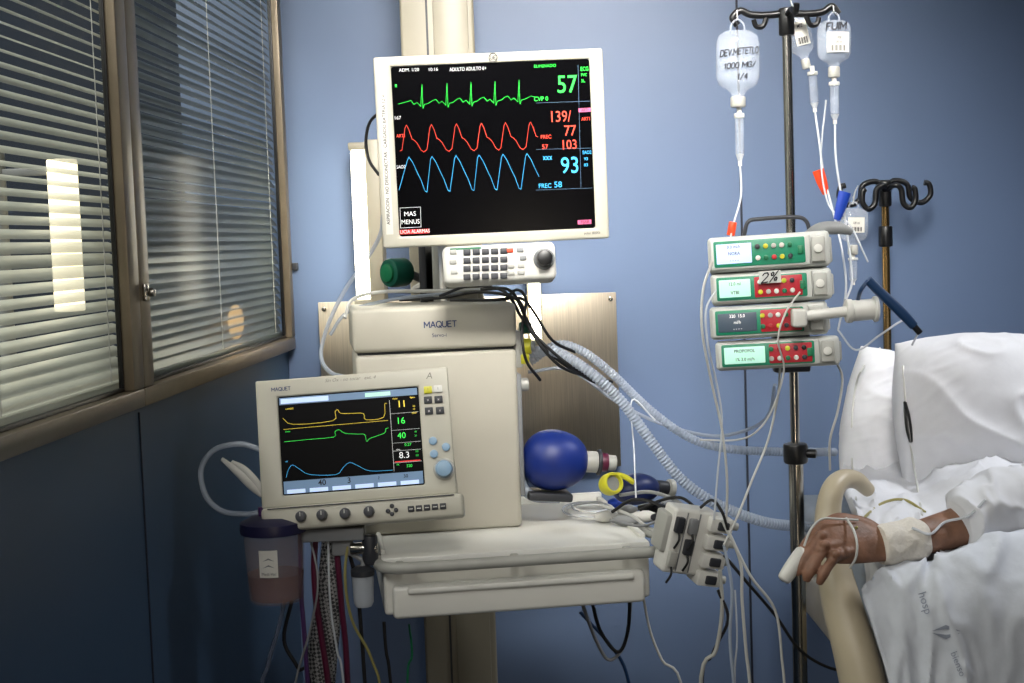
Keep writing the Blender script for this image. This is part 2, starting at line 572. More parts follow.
b = B(); b.cyl((0, .10, ZF - cz0), (0, .10, cz1 - cz0 + .02), .01, GREY); b.cyl((0, .20, ZF - cz0), (0, .20, ZF - cz0 + .03), .1, GREY, bev=.01)
b.box(-.006, .006, .03, .1, cz1 - cz0 - .02, cz1 - cz0 - .01, GREY, .001)
b.obj('stand', rL, 'grey stand of the added glow')
wx_, wz_ = WL.l(236, 322, .05)
rW = root('pane_reflection_oval', WL.M @ Matrix.Translation((wx_, .05, wz_)), 'small added warm glow standing for a reflection in glass', 'lamp')  # added glowing oval, imitates the steel plate mirrored in the right pane
b = B(); b.ell((0, 0, 0), .05, .010, .034, mat('oval_reflection_glow', (255, 206, 140), .5, var=.02, emit=5)); b.obj('glow_oval', rW, 'warm oval glow added for a pane reflection')
b = B(); b.box(-.012, .012, .008, .06, -.01, .01, GREY, .002); b.cyl((0, .06, ZF - wz_), (0, .06, .02), .008, GREY); b.obj('stand', rW, 'grey post of the added glow')

# ================================================================== COLUMN, PANEL, LAMPS
Fc = Fr(440, 100, 2.75, rz=3)
x0, _ = Fc.l(400, 20); x1, _ = Fc.l(474, 20)
b0 = Fc.M.translation
r = root('equipment_column', Matrix.Translation((b0.x, b0.y, 0)) @ Matrix.Rotation(radians(3), 4, 'Z'), 'beige metal equipment column rising from floor to ceiling', 'column')
b = B()
b.prism([(x0, 0), (x1, 0), (x1, 2.7), (x0, 2.7)], 0, .1, CREAM, .006, 3)
b.obj('column_body', r)
b = B()
xg = x0 + (x1 - x0) * .36
b.box(xg - .002, xg + .002, -.002, .002, 0.3, 2.69, DGREY, 0)
b.box(xg + .012, x1 - .012, -.006, .004, 0.3, 2.69, CREAM, .002)
b.obj('cover_strip', r)

b = B()
xa, za = P(318, 297, 2.96).x, P(618, 292, 2.96).z
xb = P(616, 300, 2.96).x
zb = P(560, 468, 2.96).z
b.box(xa, xb, 2.955, 2.962, zb, za, STEEL, .001)
for xx in (xa + .012, xb - .012):
    for zz in (za - .014, zb + .014):
        b.cyl((xx, 2.955, zz), (xx, 2.951, zz), .005, CHROME, bev=.001)
for xx in (xa + .03, xb - .03):
    b.box(xx - .01, xx + .01, 2.962, 3.0, zb + .03, za - .03, GREY, 0)
b.obj('steel_wall_plate', None, 'brushed steel protective plate screwed to blue wall', 'wall plate', center=True)

def lamp(pa, pb, ya, yb, side):
    x0 = P(pa, ya, 2.9).x; x1 = P(pb, ya, 2.9).x
    z1 = P(pa, ya, 2.9).z; z0 = P(pa, yb, 2.9).z
    r = root('wall_lamp', Matrix.Translation((x0, 2.9, z0)), 'slim vertical lamp with glowing diffuser beside beige column', 'lamp', 'vertical lamps beside the column')
    w = x1 - x0; h = z1 - z0
    b = B(); b.box(0, w, 0, .045, 0, h, LAMPM, .006, 3); b.obj('diffuser', r, 'warm white glow added for a pane reflection')
    b = B()
    b.box(-.004, w + .004, .045, .1, -.01, h + .015, CREAM, .004)
    b.box(-.004, w + .004, -.002, .05, h, h + .015, CREAM, .003)
    b.box(-.004, w + .004, -.002, .05, -.012, 0, CREAM, .003)
    if side > 0:
        b.box(w, w + .03, 0, .08, -.01, h + .02, CREAM, .004)
    b.obj('housing', r, 'cream lamp housing')
lamp(350, 364, 150, 300, 1)
lamp(528, 539, 262, 340, -1)

# ================================================================== CART TRAY
T = Fr(378, 566, 2.10, rz=8)
xl = 0.0
xr_ = T.l(682, 545)[0]
r = root('equipment_cart', T.M, 'off-white medical cart shelf with front rail and drawer', 'medical cart')
dep = .40
b = B()
b.box(xl + .006, xr_ - .045, .022, dep, -.014, .006, TRAYM, .004)
b.box(xl + .006, xr_ - .045, dep - .012, dep, .004, .02, TRAYM, .003)
b.box(xl + .006, xl + .014, .05, dep, .004, .013, TRAYM, .003)
b.box(xr_ - .055, xr_ - .045, .05, dep, .004, .013, TRAYM, .003)
b.obj('shelf_top', r, 'smooth off-white shelf top')
b = B()
b.tube([(xl + .012, .08, -.004), (xl + .002, .03, -.004), (xl + .02, -.004, -.004), (xl + .08, -.010, -.004), ((xl + xr_) / 2, -.010, -.004), (xr_ - .06, -.010, -.004), (xr_ - .01, -.004, -.004), (xr_ + .004, .02, -.004), (xr_ - .004, .08, -.004), (xr_ - .04, .2, -.004)], .0088, LGREY, seg=16, sub=8)
b.tube([(xr_ - .045, .22, -.004), (xr_ - .035, .18, -.004)], .0088, LGREY)
for u in (.08, .5, .92):
    xx = xl + (xr_ - .05) * u
    b.box(xx - .006, xx + .006, -.008, .026, -.009, .001, LGREY, .002)
b.obj('front_rail', r, 'rounded light grey grab rail')
x0, z1 = T.l(380, 574); x1, z0 = T.l(655, 603)
zb_ = T.l(380, 624)[1]
b = B()
b.box(x0 + .006, x1, .028, dep - .01, zb_ + .004, -.012, TRAYM, .006, 3)
b.obj('cabinet_body', r)
b = B()
b.box(x0 + .018, x1 - .012, .008, .028, zb_ + .002, -.036, TRAYM, .007, 4)
b.box(x0 + .04, x1 - .03, .001, .012, -.048, -.038, TRAYM, .004, 3)
b.obj('drawer', r, 'plain inset off-white drawer front')
b = B()
xc = T.w(448, 600, 2.72).x
b.box(xc - .06, xc + .06, dep - .02, .6, zb_ + .01, -.03, DGREY, .004)
b.obj('mounting_bracket', r, 'dark bracket fixed to the column')

# ================================================================== VENTILATOR CABINET
VM = T.M @ Matrix.Translation((0, .19, 0))
V = Fr(M=VM); V.s = 2.3 / FL
rV = root('ventilator_unit', VM, 'off-white ventilator cabinet standing on the cart shelf', 'ventilator')
zt = .0065
x0, _ = V.l(358, 420); x1, _ = V.l(519, 420)
zs = V.l(357, 354)[1]
zt2 = V.l(352, 309)[1]
lx0, _ = V.l(352, 330); lx1, _ = V.l(516, 322)
b = B(); b.box(x0, x1, 0, .19, zt, zs - .003, BEIGE2, .008, 3)
b.box(x0 + .004, x1 - .004, .004, .18, zs - .003, zs + .002, DGREY, 0)
b.obj('lower_body', rV)
b = B(); b.box(lx0, lx1, -.006, .19, zs + .001, zt2, BEIGE2, .008, 3)
b.obj('upper_cover', rV, 'off-white upper cover')
b = B()
x, z = V.l(440, 324); b.strokes('MAQUET', x, z, .0092, PRINT, -.0068, w=.18)
b.obj('brand_lettering', rV, 'dark blue printed lettering', smooth=False)
b = B()
x, z = V.l(439, 335); b.text('Servo-i', x, z, .0085, PRINT, -.0068)
b.obj('model_lettering', rV, 'small dark blue printed lettering', smooth=False)
xs_, zv = V.l(521, 350)
b = B()
b.box(x1 - .002, x1 + .012, .01, .06, zv - .03, zv + .03, LGREY, .003)
b.box(x1 - .002, x1 + .008, .01, .06, zt + .05, zv - .04, GREY, .003)
b.obj('side_panel', rV, 'grey side connector panel')
b = B()
b.cyl((x1 + .010, .025, zv + .004), (x1 + .028, .02, zv + .004), .013, YEL, bev=.002)
b.cyl((x1 + .024, .02, zv + .004), (x1 + .034, .018, zv + .004), .008, GREY, bev=.002)
b.box(x1 + .008, x1 + .022, .008, .02, zv - .024, zv - .008, YEL, .002)
b.obj('outlet_valve', rV, 'yellow-green outlet valve')
b = B()
b.cyl((x1 + .010, .03, zv + .034), (x1 + .03, .03, zv + .034), .01, TEAL, bev=.002)
b.obj('inlet_valve', rV, 'small teal inlet valve')
b = B()
b.cyl((x1 + .006, .03, zv - .06), (x1 + .022, .03, zv - .06), .011, LGREY, bev=.002)
b.obj('gas_port', rV, 'small grey gas port')

# ================================================================== VENTILATOR UI
Ui = Fr(360, 450, 2.13, rx=-13, ry=-2.2, rz=2)
rU = root('ventilator_display', Ui.M, 'off-white tilted ventilator touch display with knobs', 'medical display')
x0, z1 = Ui.l(254, 381); x1, z1b = Ui.l(446, 367); x2, z0 = Ui.l(468, 519); x3, z0b = Ui.l(264, 530)
zt_ = (z1 + z1b) / 2; zb0 = (z0 + z0b) / 2
xL = (x0 + x3) / 2; xR = (x1 + x2) / 2
b = B()
sz1 = (Ui.l(275, 396)[1] + Ui.l(420, 387)[1]) / 2
sz0 = (Ui.l(285, 495)[1] + Ui.l(425, 485)[1]) / 2
sx0 = (Ui.l(275, 396)[0] + Ui.l(285, 495)[0]) / 2
sx1 = (Ui.l(417, 387)[0] + Ui.l(426, 485)[0]) / 2
zstrip = (Ui.l(268, 506)[1] + Ui.l(466, 495)[1]) / 2
b.prism([(xL + .006, zstrip - .004), (xR - .004, zstrip - .004), (xR - .012, zt_), (xL + .0, zt_)], .006, .05, BEIGE, .006, 3)
b.ring(xL, xR - .006, zstrip, zt_, sx0, sx1, sz0, sz1, 0, .012, BEIGE, .003)
b.box(xL + .03, xR - .03, .05, .075, zb0 + .04, zt_ - .03, BEIGE, .01, 3)
b.obj('housing', rU)
b = B()
b.box(xL - .0, xR + .004, -.012, .05, zb0 - .0, zstrip, BEIGE, .006, 3)
b.box(xL + .01, xR - .01, -.0135, -.01, zstrip - .003, zstrip - .0015, DGREY, 0)
b.obj('control_strip', rU)
b = B(); b.box(sx0, sx1, .003, .01, sz0, sz1, mat('touch_screen_glass', (3, 3, 4), .35, var=.1, spec=.05), 0); b.obj('screen', rU, 'black touch screen')
y = .0022
W_ = sx1 - sx0; Hh = sz1 - sz0
def us(u, v):
    return sx0 + W_ * u, sz1 - Hh * v
b = B()
b.quad(sx0 + .002, sx1 - .002, us(0, .085)[1], sz1 - .002, y, EGB)
b.quad(us(.02, 0)[0], us(.36, 0)[0], us(0, .075)[1], us(0, .025)[1], .0016, EPB)
b.quad(us(.62, 0)[0], us(.8, 0)[0], us(0, .07)[1], us(0, .03)[1], .0016, EPG)
b.obj('title_bar', rU, 'grey-blue on-screen title bar', smooth=False)
b = B()
b.quad(sx0 + .002, sx1 - .002, sz0 + .002, us(0, .86)[1], y, EGB)
for i in range(6):
    ua = .03 + i * .16
    p = us(ua, .985); q_ = us(ua + .13, .945)
    b.quad(p[0], q_[0], p[1], q_[1], .0016, EPB)
for t_, u in (('40', .28), ('3', .47), ('?', .68), ('30', .87)):
    xx, zz = us(u, .90); b.text(t_, xx, zz, .0120 if t_ in ('40', '3') else .007, INK, .0012, off=.015)
b.obj('menu_bar', rU, 'grey-blue on-screen menu bar with numbers', smooth=False)
b = B()
for t_, u, v, sz_, m_ in [('11', .875, .17, .0145, EY), ('Ppico', .955, .11, .0035, EY), ('PEEP', .96, .27, .0035, EY), ('20', .96, .2, .0035, EY), ('12', .96, .23, .0035, EY), ('cmH2O', .08, .13, .0036, EY), ('Pplat', .83, .11, .0035, EY)]:
    xx, zz = us(u, v); b.text(t_, xx, zz, sz_, m_, .0012)
b.obj('pressure_reading', rU, 'yellow pressure numbers', smooth=False)
b = B()
for t_, u, v, sz_, m_ in [('16', .86, .34, .0140, EG), ('40', .86, .49, .0130, EG), ('0.27', .9, .585, .006, EG), ('320', .9, .80, .006, EG), ('8.3', .87, .69, .0135, EW),
                      ('45', .96, .46, .0035, EG), ('21', .96, .5, .0035, EG), ('VMe', .83, .63, .0035, EW), ('FR', .82, .78, .0035, EG), ('9.0', .96, .66, .0035, EG), ('5.0', .96, .70, .0035, EG), ('l/min', .06, .36, .0036, EG), ('ml', .04, .66, .0036, EC)]:
    xx, zz = us(u, v); b.text(t_, xx, zz, sz_, m_, .0012)
b.obj('flow_reading', rU, 'green and white flow numbers', smooth=False)
def uw(name, l, wd, m_, lb):
    b = B()
    q_ = catm([list(us(u, v)) for u, v in l], 3)
    b.line([tuple(c) for c in q_], wd, m_, .0014)
    b.obj(name, rU, lb, smooth=False)
uw('airway_pressure_trace', [(.03, .22), (.10, .29), (.38, .285), (.40, .20), (.42, .175), (.44, .215), (.52, .225), (.60, .235), (.615, .30), (.74, .29), (.755, .16), (.77, .15)], .0005, EY, 'thin yellow pressure trace')
uw('limit_line', [(.03, .335), (.3, .33), (.77, .325)], .0004, EY, 'thin yellow limit line')
uw('airflow_trace', [(.03, .46), (.2, .455), (.38, .45), (.39, .40), (.42, .38), (.46, .42), (.55, .44), (.60, .45), (.61, .52), (.64, .49), (.74, .45), (.75, .41), (.77, .40)], .0005, EG, 'thin green airflow trace')
uw('volume_trace', [(.03, .82), (.05, .74), (.08, .70), (.13, .75), (.2, .81), (.38, .83), (.43, .77), (.48, .72), (.54, .76), (.62, .82), (.78, .83)], .0005, EC, 'thin cyan volume trace')
b = B()
b.line([us(.79, .12), us(.79, .84)], .0004, EW, .0014)
for v in (.26, .43, .56, .64, .76):
    b.line([us(.79, v), us(.99, v)], .0003, EW, .0014)
b.quad(us(.80, 0)[0], us(.98, 0)[0], us(0, .755)[1], us(0, .745)[1], .0014, ERB)
b.obj('grid_lines', rU, 'thin white dividing lines', smooth=False)
b = B()
x, z = Ui.l(281, 389); b.strokes('MAQUET', x, z, .0050, PRINT, -.0006, w=.19)
b.obj('brand_lettering', rU, 'small dark blue printed lettering', smooth=False)
b = B()
x, z = Ui.l(429, 376); b.text('A', x, z, .014, PENCIL, -.0006, shear=.2)
x, z = Ui.l(350, 379); b.text('Sin Ox - no tocar   ext. 4', x, z, .0075, PENCIL, -.0006, shear=.35, rot=0)
b.obj('handwriting', rU, 'faint handwriting on bezel', smooth=False)
b = B()
for px, py, m_ in [(428, 390, YEL), (438, 389, WHITE), (428, 400, DGREY), (438.5, 399.5, DGREY), (429, 411, DGREY), (440, 410.5, DGREY)]:
    x, z = Ui.l(px, py); b.box(x - .0062, x + .0062, -.003, .002, z - .0055, z + .0055, m_, .001)
    b.text('x' if m_ is DGREY else '!', x, z, .006, WHITE if m_ is DGREY else INK, -.0034)
b.obj('soft_keys', rU, 'small square membrane keys')
for px, py in [(433, 441), (434, 454), (446, 447)]:
    b = B()
    x, z = Ui.l(px, py); b.cyl((x, .001, z), (x, -.004, z), .0062, PBLUE, bev=.001)
    b.obj('round_button', rU, 'pale blue round button')
b = B()
x, z = Ui.l(444, 469)
b.cyl((x, .001, z), (x, -.003, z), .0165, LGREY, bev=.001)
b.cyl((x, -.003, z), (x, -.016, z), .0135, PBLUE, r2=.012, bev=.002)
b.obj('rotary_dial', rU, 'pale blue rotary dial')
for px, py in [(301, 516.5), (322, 515), (345, 513.5), (369, 511.5)]:
    b = B(); x, z = Ui.l(px, py, -.012)
    b.cyl((x, -.011, z), (x, -.024, z), .0085, KNOBM, r2=.0075, bev=.002, seg=20)
    b.box(x - .0007, x + .0007, -.0255, -.02, z, z + .006, LGREY, 0)
    b.obj('knob', rU, 'dark grey control knob')
b = B()
for px, py in [(392, 506), (388, 511), (396, 510), (392, 514)]:
    x, z = Ui.l(px, py, -.012); b.cyl((x, -.011, z), (x, -.0145, z), .0034, DGREY, bev=.0008)
b.obj('arrow_keys', rU, 'cross of dark arrow keys')
b = B()
for i in range(5):
    x, z = Ui.l(411 + i * 8, 509 - i * .7, -.012); b.box(x - .0048, x + .0048, -.0145, -.011, z - .0045, z + .0045, DGREY, .001)
    b.box(x - .003, x + .003, -.0148, -.014, z - .0005, z + .0005, WHITE, 0)
b.obj('strip_keys', rU, 'row of small dark keys')
b = B()
p = [Vector((0, .07, 0)), Vector((.03, .10, -.0)), Ui.I @ (VM @ Vector((.09, .0, .1)))]
b.tube(p, .014, LGREY, seg=12)
b.box(-.05, .05, .05, .085, -.06, .02, LGREY, .005)
b.obj('support_arm', rU, 'grey support arm')

# ================================================================== PATIENT MONITOR
Mo = Fr(492, 148, 2.22, rx=2, ry=-.6, rz=2)
rM = root('patient_monitor', Mo.M, 'large beige patient monitor with vital sign traces', 'monitor')
X0 = (Mo.l(375, 57)[0] + Mo.l(381, 249)[0]) / 2; X1 = (Mo.l(604, 48)[0] + Mo.l(608, 237)[0]) / 2
Z1 = (Mo.l(375, 57)[1] + Mo.l(604, 48)[1]) / 2; Z0 = (Mo.l(381, 250)[1] + Mo.l(608, 237)[1]) / 2
SX0 = (Mo.l(392, 65)[0] + Mo.l(398, 237)[0]) / 2; SX1 = (Mo.l(591, 60)[0] + Mo.l(594, 227)[0]) / 2
SZ1 = (Mo.l(392, 65)[1] + Mo.l(591, 60)[1]) / 2; SZ0 = (Mo.l(398, 238)[1] + Mo.l(594, 227)[1]) / 2
b = B()
b.ring(X0, X1, Z0, Z1, SX0, SX1, SZ0, SZ1, 0, .03, BEIGE, .004)
b.box(X0 + .004, X1 - .004, .012, .05, Z0 + .004, Z1 - .004, BEIGE, .006, 3)
b.box(X0 + .04, X1 - .04, .048, .085, Z0 + .03, Z1 - .03, LGREY, .015, 3)
b.obj('housing', rM)
b = B(); b.box(SX0 - .001, SX1 + .001, .004, .014, SZ0 - .001, SZ1 + .001, GLASSB, 0); b.obj('screen', rM, 'glossy black screen')
yy = .003
def ml(px, py):
    return Mo.l(px, py, yy)
def mt(bb, t_, px, py, hpx, m_, align='CENTER', off=.0, sx=1):
    x, z = ml(px, py)
    bb.text(t_, x, z, hpx * Mo.s / .72, m_, yy, align=align, off=off, sx=sx)
def trace(name, pts, w_, m_, lb):
    b = B()
    b.line([ml(*p) for p in pts], w_, m_, yy)
    b.obj(name, rM, lb, smooth=False)
base = lambda x: 105.5 - (x - 398) * .045
spk = [422, 447, 471, 495, 519]
pts = [(398, 104)]
for k in spk:
    bl = base(k)
    pts += [(k - 14, bl - 3), (k - 11, bl - 4), (k - 8, bl), (k - 5, bl - 2), (k - 3, bl), (k - 1.2, bl + 2), (k, bl - 20), (k + 1.0, bl + 4), (k + 2.4, bl), (k + 6, bl - 1)]
pts += [(531, 96), (535, 97), (538, 97)]
trace('heart_trace', pts, .0005, EG, 'green heart rhythm trace')
pts = [(400, 151)]
for i, k in enumerate([405, 430, 455, 480, 504, 529]):
    o = -i * .6
    pts += [(k - 3, 150 + o), (k, 128 + o), (k + 1.5, 125 + o), (k + 4, 130 + o), (k + 7, 139 + o), (k + 9, 140 + o), (k + 12, 143 + o), (k + 16, 150 + o), (k + 19, 152 + o)]
trace('pressure_trace', pts[:-3], .0006, ER, 'red blood pressure trace')
pts = [(399, 190)]
for i, k in enumerate([409, 432, 456, 479, 503, 527]):
    o = -i * .7
    pts += [(k - 1.5, 160 + o), (k, 157 + o), (k + 4, 163 + o), (k + 9, 174 + o), (k + 12, 180 + o), (k + 16, 191 + o), (k + 18, 192 + o)]
trace('oxygen_trace', pts[:-2], .0006, EC, 'blue oxygen saturation trace')
b = B()
mt(b, 'ADM. 1/20', 409, 70, 3.2, EW); mt(b, '10:16', 433, 69.5, 3.2, EW); mt(b, 'ADULTO ADULTO 6+', 468, 69, 3.6, EW, sx=.75)
b.obj('patient_header', rM, 'small white header text', smooth=False)
b = B()
mt(b, 'MAS', 410, 214, 4.6, EW); mt(b, 'MENUS', 410.5, 222, 4.6, EW, sx=.9)
q = [ml(400, 208), ml(420.5, 207), ml(421, 227), ml(400.5, 228), ml(400, 208)]
b.line(q, .0005, EW, yy)
b.obj('menu_button', rM, 'white outlined menu button', smooth=False)
b = B()
mt(b, 'ELIMINADO', 545, 66, 3, EG); mt(b, 'II', 396, 86, 3.4, EG)
mt(b, 'CVP 0', 541, 99, 4.4, EG, sx=.9)
mt(b, '57', 567, 85, 17.5, EG, off=.004, sx=.86)
mt(b, 'ECG', 584.5, 69, 4.2, EG, sx=.72); mt(b, 'PVC', 584, 75, 3, EG, sx=.8); mt(b, '3L', 583, 81, 3, EG)
b.obj('heart_rate_reading', rM, 'green heart rate numbers', smooth=False)
b = B()
mt(b, '167', 397.5, 118, 3.4, EW); mt(b, 'ART1', 401, 136, 3.4, ER, sx=.8)
mt(b, '139/', 560, 117, 11, ER, off=.0, sx=.82); mt(b, '77', 570, 131, 10.5, ER, off=.0, sx=.85); mt(b, '103', 569, 145, 9.5, ER, off=.0, sx=.85)
mt(b, 'FREC', 546, 137, 3.8, ER, sx=.9); mt(b, '57', 545, 147, 4.6, ER); mt(b, 'ART1', 586, 119, 3.4, ER, sx=.8)
b.obj('pressure_reading', rM, 'red blood pressure numbers', smooth=False)
b = B()
mt(b, 'SAO2', 401, 167, 3.4, EW, sx=.8)
x, z = ml(547.5, 158); b.strokes('XXX', x, z, .0052, EC, yy, w=.2, sp=.35)
mt(b, '93', 570, 166, 16.5, EC, off=.004, sx=.84); mt(b, 'FREC', 545, 186, 4.6, EC, sx=.9); mt(b, '58', 558, 184.8, 6, EC)
mt(b, 'SAO2', 587, 152.5, 3.6, EC, sx=.75); mt(b, '93', 586, 159, 3, EC); mt(b, '83', 586, 165, 3, EC)
b.obj('oxygen_reading', rM, 'cyan oxygen numbers', smooth=False)
b = B()
b.line([ml(578, 65), ml(581, 188)], .0004, EGB, yy)
for q in [((536, 103), (592, 101)), ((536, 149.5), (592, 148)), ((536, 190), (592, 188))]:
    b.line([ml(*q[0]), ml(*q[1])], .0004, EGB, yy)
b.obj('grid_lines', rM, 'thin dividing lines', smooth=False)
yy = .003
x, z = ml(585, 110); b = B(); b.quad(x - .010, x + .009, z - .003, z + .003, yy, EM); yy = .0024
mt(b, 'ART1', 585, 110, 2.8, INK, sx=.8); b.obj('status_tag', rM, 'small pink status tag', smooth=False)
yy = .003
x, z = ml(416, 231.5); b = B(); b.quad(x - .025, x + .021, z - .0034, z + .0034, yy, ERB); yy = .0024
mt(b, 'LICIA ALARMAS', 415, 231.5, 3.6, EW, sx=.85); b.obj('status_tag', rM, 'small red alarm tag', smooth=False)
yy = .003
x, z = ml(585, 222); b = B(); b.quad(x - .0115, x + .010, z - .0034, z + .0034, yy, EM); yy = .0024
mt(b, 'FIJAR', 585, 222, 2.8, INK); b.obj('status_tag', rM, 'small pink status tag', smooth=False)
b = B()
x, z = Mo.l(493, 57.5)
b.lathe([(.0058, 0), (.0070, .0008), (.0070, 0)], DGREY, Matrix.Translation((x, -.001, z)) @ Matrix.Rotation(pi / 2, 4, 'X'), 24)
b.strokes('GE', x, z, .0052, DGREY, -.0006, w=.2, sp=.25)
b.obj('round_emblem', rM, 'small grey round emblem', smooth=False)
b = B()
x, z = Mo.l(592, 233); b.text('solar 8000i', x, z, .0058, DGREY, -.0006)
b.obj('model_lettering', rM, 'tiny grey printed text', smooth=False)
b = B()
x, z = Mo.l(386, 160); b.quad(x - .0055, x + .0055, z - .115, z + .115, -.0005, LABELM); b.text('ASPIRACION - NO DESCONECTAR - CARGADO BATERIA 12 V', x, z, .0072, INK, -.0008, rot=-pi / 2 + .01, off=.012)
b.obj('bezel_sticker', rM, 'vertical printed sticker text', smooth=False)
b = B()
p0 = Mo.I @ P(441, 200, 2.70)
b.box(p0.x - .04, p0.x + .04, .08, .50, -.02, .05, LGREY, .006)
b.box(-.06, .06, .08, .1, -.06, .06, DGREY, .004)
b.obj('mounting_arm', rM, 'grey arm fixed to column')

K = Fr(498, 262, 2.2, rx=-8, ry=-.8, rz=3)
rK = root('keypad_module', K.M, 'off-white keypad module with black dial under monitor', 'keypad')
kx0 = K.l(443, 265)[0]; kx1 = K.l(556, 258)[0]
kz1 = (K.l(443, 247)[1] + K.l(554, 240)[1]) / 2; kz0 = (K.l(447, 285)[1] + K.l(555, 278)[1]) / 2
b = B(); b.box(kx0, kx1, 0, .06, kz0, kz1, WHITE, .009, 3)
b.box(kx0 + .012, kx0 + .06, -.001, .002, kz1 - .007, kz1 - .004, GRN, 0)
b.obj('housing', rK)
b = B()
for i in range(5):
    for j in range(4):
        x, z = K.l(467 + i * 9.2, 252.5 - i * .35 + j * 8.2)
        b.box(x - .0056, x + .0056, -.0025, .001, z - .0046, z + .0046, DGREY, .001)
for px, py, m_ in [(510, 250.5, ORANGE), (520, 250, GREY), (511, 266, LGREY), (521, 265.5, LGREY), (511, 273, LGREY), (521, 272.5, LGREY), (523, 258, GREY), (453, 252, LGREY), (453, 262, LGREY), (454, 272, LGREY)]:
    x, z = K.l(px, py); b.box(x - .0052, x + .0052, -.0027, .001, z - .0033, z + .0033, m_, .001)
b.obj('keys', rK, 'grid of small dark keys')
b = B(); x, z = K.l(544, 259)
b.cyl((x, .001, z), (x, -.005, z), .0165, GREY, bev=.001); b.cyl((x, -.005, z), (x, -.02, z), .0135, BLACK, r2=.012, bev=.002)
b.obj('dial', rK, 'black rotary dial')
b = B(); b.box(-.05, .05, .055, .12, -.005, .03, LGREY, .003); b.obj('bracket', rK)

b = B()
q0 = P(388, 273, 2.55)
b.cyl(q0, q0 + Vector((.03, .03, 0)), .026, TEAL, bev=.005)
b.cyl(q0 + Vector((-.004, -.004, 0)), q0 + Vector((.01, .01, 0)), .017, GRN, bev=.004)
b.tube([q0 + Vector((.03, .03, 0)), q0 + Vector((.06, .08, -.02)), P(415, 290, 2.74)], .008, GREY)
b.obj('gas_outlet', None, 'round green gas outlet knob on the column', 'gas outlet', center=True)
for px in (424, 437):
    b = B()
    q0 = P(px, 262, 2.5); q1 = P(px, 306, 2.5)
    b.box(q0.x - .006, q0.x + .006, 2.45, 2.74, q1.z, q0.z + .03, DGREY if px < 430 else LGREY, .002)
    b.obj('support_bracket', None, 'grey metal bracket between monitor and ventilator', 'bracket', 'brackets above the ventilator', center=True)

# ================================================================== HOSES & CABLES
cable('breathing_hose', 'translucent white corrugated breathing hose curving from ventilator', 'hose',
      [(532, 352, 2.36), (556, 352, 2.33), (590, 372, 2.3), (622, 402, 2.3), (650, 440, 2.3), (680, 478, 2.3), (715, 503, 2.3), (760, 521, 2.32), (794, 526, 2.36), (825, 528, 2.4)],
      .0084, HOSE, group='corrugated breathing hoses', seg=14, pitch=.0060, amp=.11)
cable('breathing_hose', 'translucent white corrugated breathing hose curving from ventilator', 'hose',
      [(530, 362, 2.4), (556, 345, 2.4), (580, 350, 2.4), (610, 372, 2.42), (650, 410, 2.45), (690, 438, 2.45), (730, 449, 2.46), (790, 452, 2.5), (835, 452, 2.6)],
      .0072, HOSE, group='corrugated breathing hoses', seg=14, pitch=.0060, amp=.11)
cable('breathing_hose', 'thin pale smooth hose beside corrugated hoses', 'hose',
      [(528, 372, 2.42), (570, 370, 2.42), (620, 404, 2.45), (668, 426, 2.45), (720, 436, 2.45), (765, 420, 2.4), (775, 385, 2.3)], .003, HOSE, group='corrugated breathing hoses')
cg = 'black cables behind the ventilator'
for p in [
    [(440, 296, 2.35), (470, 286, 2.4), (505, 292, 2.36), (522, 318, 2.32), (545, 345, 2.3), (580, 372, 2.32), (612, 382, 2.4)],
    [(400, 300, 2.5), (440, 298, 2.42), (480, 292, 2.38), (518, 300, 2.33), (530, 330, 2.3), (560, 366, 2.31), (600, 380, 2.38)],
    [(450, 300, 2.4), (495, 300, 2.36), (520, 298, 2.36), (534, 312, 2.34), (552, 340, 2.34), (575, 352, 2.4)],
    [(455, 292, 2.45), (490, 289, 2.42), (512, 292, 2.36), (528, 322, 2.33), (548, 352, 2.33), (590, 380, 2.4), (612, 386, 2.45)],
    [(500, 305, 2.4), (516, 290, 2.36), (526, 300, 2.33), (522, 330, 2.31), (526, 360, 2.31), (540, 380, 2.4)]]:
    cable('power_cable', 'thin black cable draped over ventilator cabinet', 'cable', p, .0026, RUBBER, cg)
cable('power_cable', 'black cable loop beside monitor edge', 'cable', [(379, 175, 2.3), (369, 160, 2.31), (366, 140, 2.31), (370, 122, 2.3), (380, 112, 2.28)], .0026, RUBBER, cg)
cable('oxygen_tube', 'pale flexible tube hanging beside monitor', 'tube', [(383, 215, 2.3), (380, 235, 2.3), (365, 262, 2.32), (345, 290, 2.35), (328, 325, 2.36), (321, 355, 2.36), (330, 372, 2.3), (350, 378, 2.25)], .0034, HOSE)
cable('oxygen_tube', 'pale flexible tube lying on ventilator top', 'tube', [(345, 318, 2.36), (352, 300, 2.38), (380, 292, 2.38), (430, 291, 2.4), (480, 290, 2.42)], .003, WTUBE)
cable('oxygen_tube', 'pale flexible tube lying on ventilator top', 'tube', [(330, 335, 2.4), (348, 312, 2.4), (390, 300, 2.4), (440, 294, 2.43), (500, 288, 2.44)], .003, HOSE)

cable('suction_tube', 'translucent looped tube beside ventilator display', 'tube', [(262, 450, 2.16), (240, 444, 2.16), (214, 450, 2.16), (201, 470, 2.16), (206, 496, 2.15), (222, 511, 2.14), (245, 514, 2.13), (262, 512, 2.13)], .0042, HOSE, seg=10)
for dxp in (0, 10):
    b = B()
    b.tube([P(222 + dxp, 459 + dxp * .3, 2.15), P(235 + dxp, 470, 2.14), P(252 + dxp * .6, 486, 2.14), P(262, 496, 2.14)], [.0035, .006, .0075, .004], WHITE, seg=10, k=.6)
    b.obj('probe_holder', None, 'white slim plastic probe clipped beside display', 'probe', 'white probes beside display', center=True)

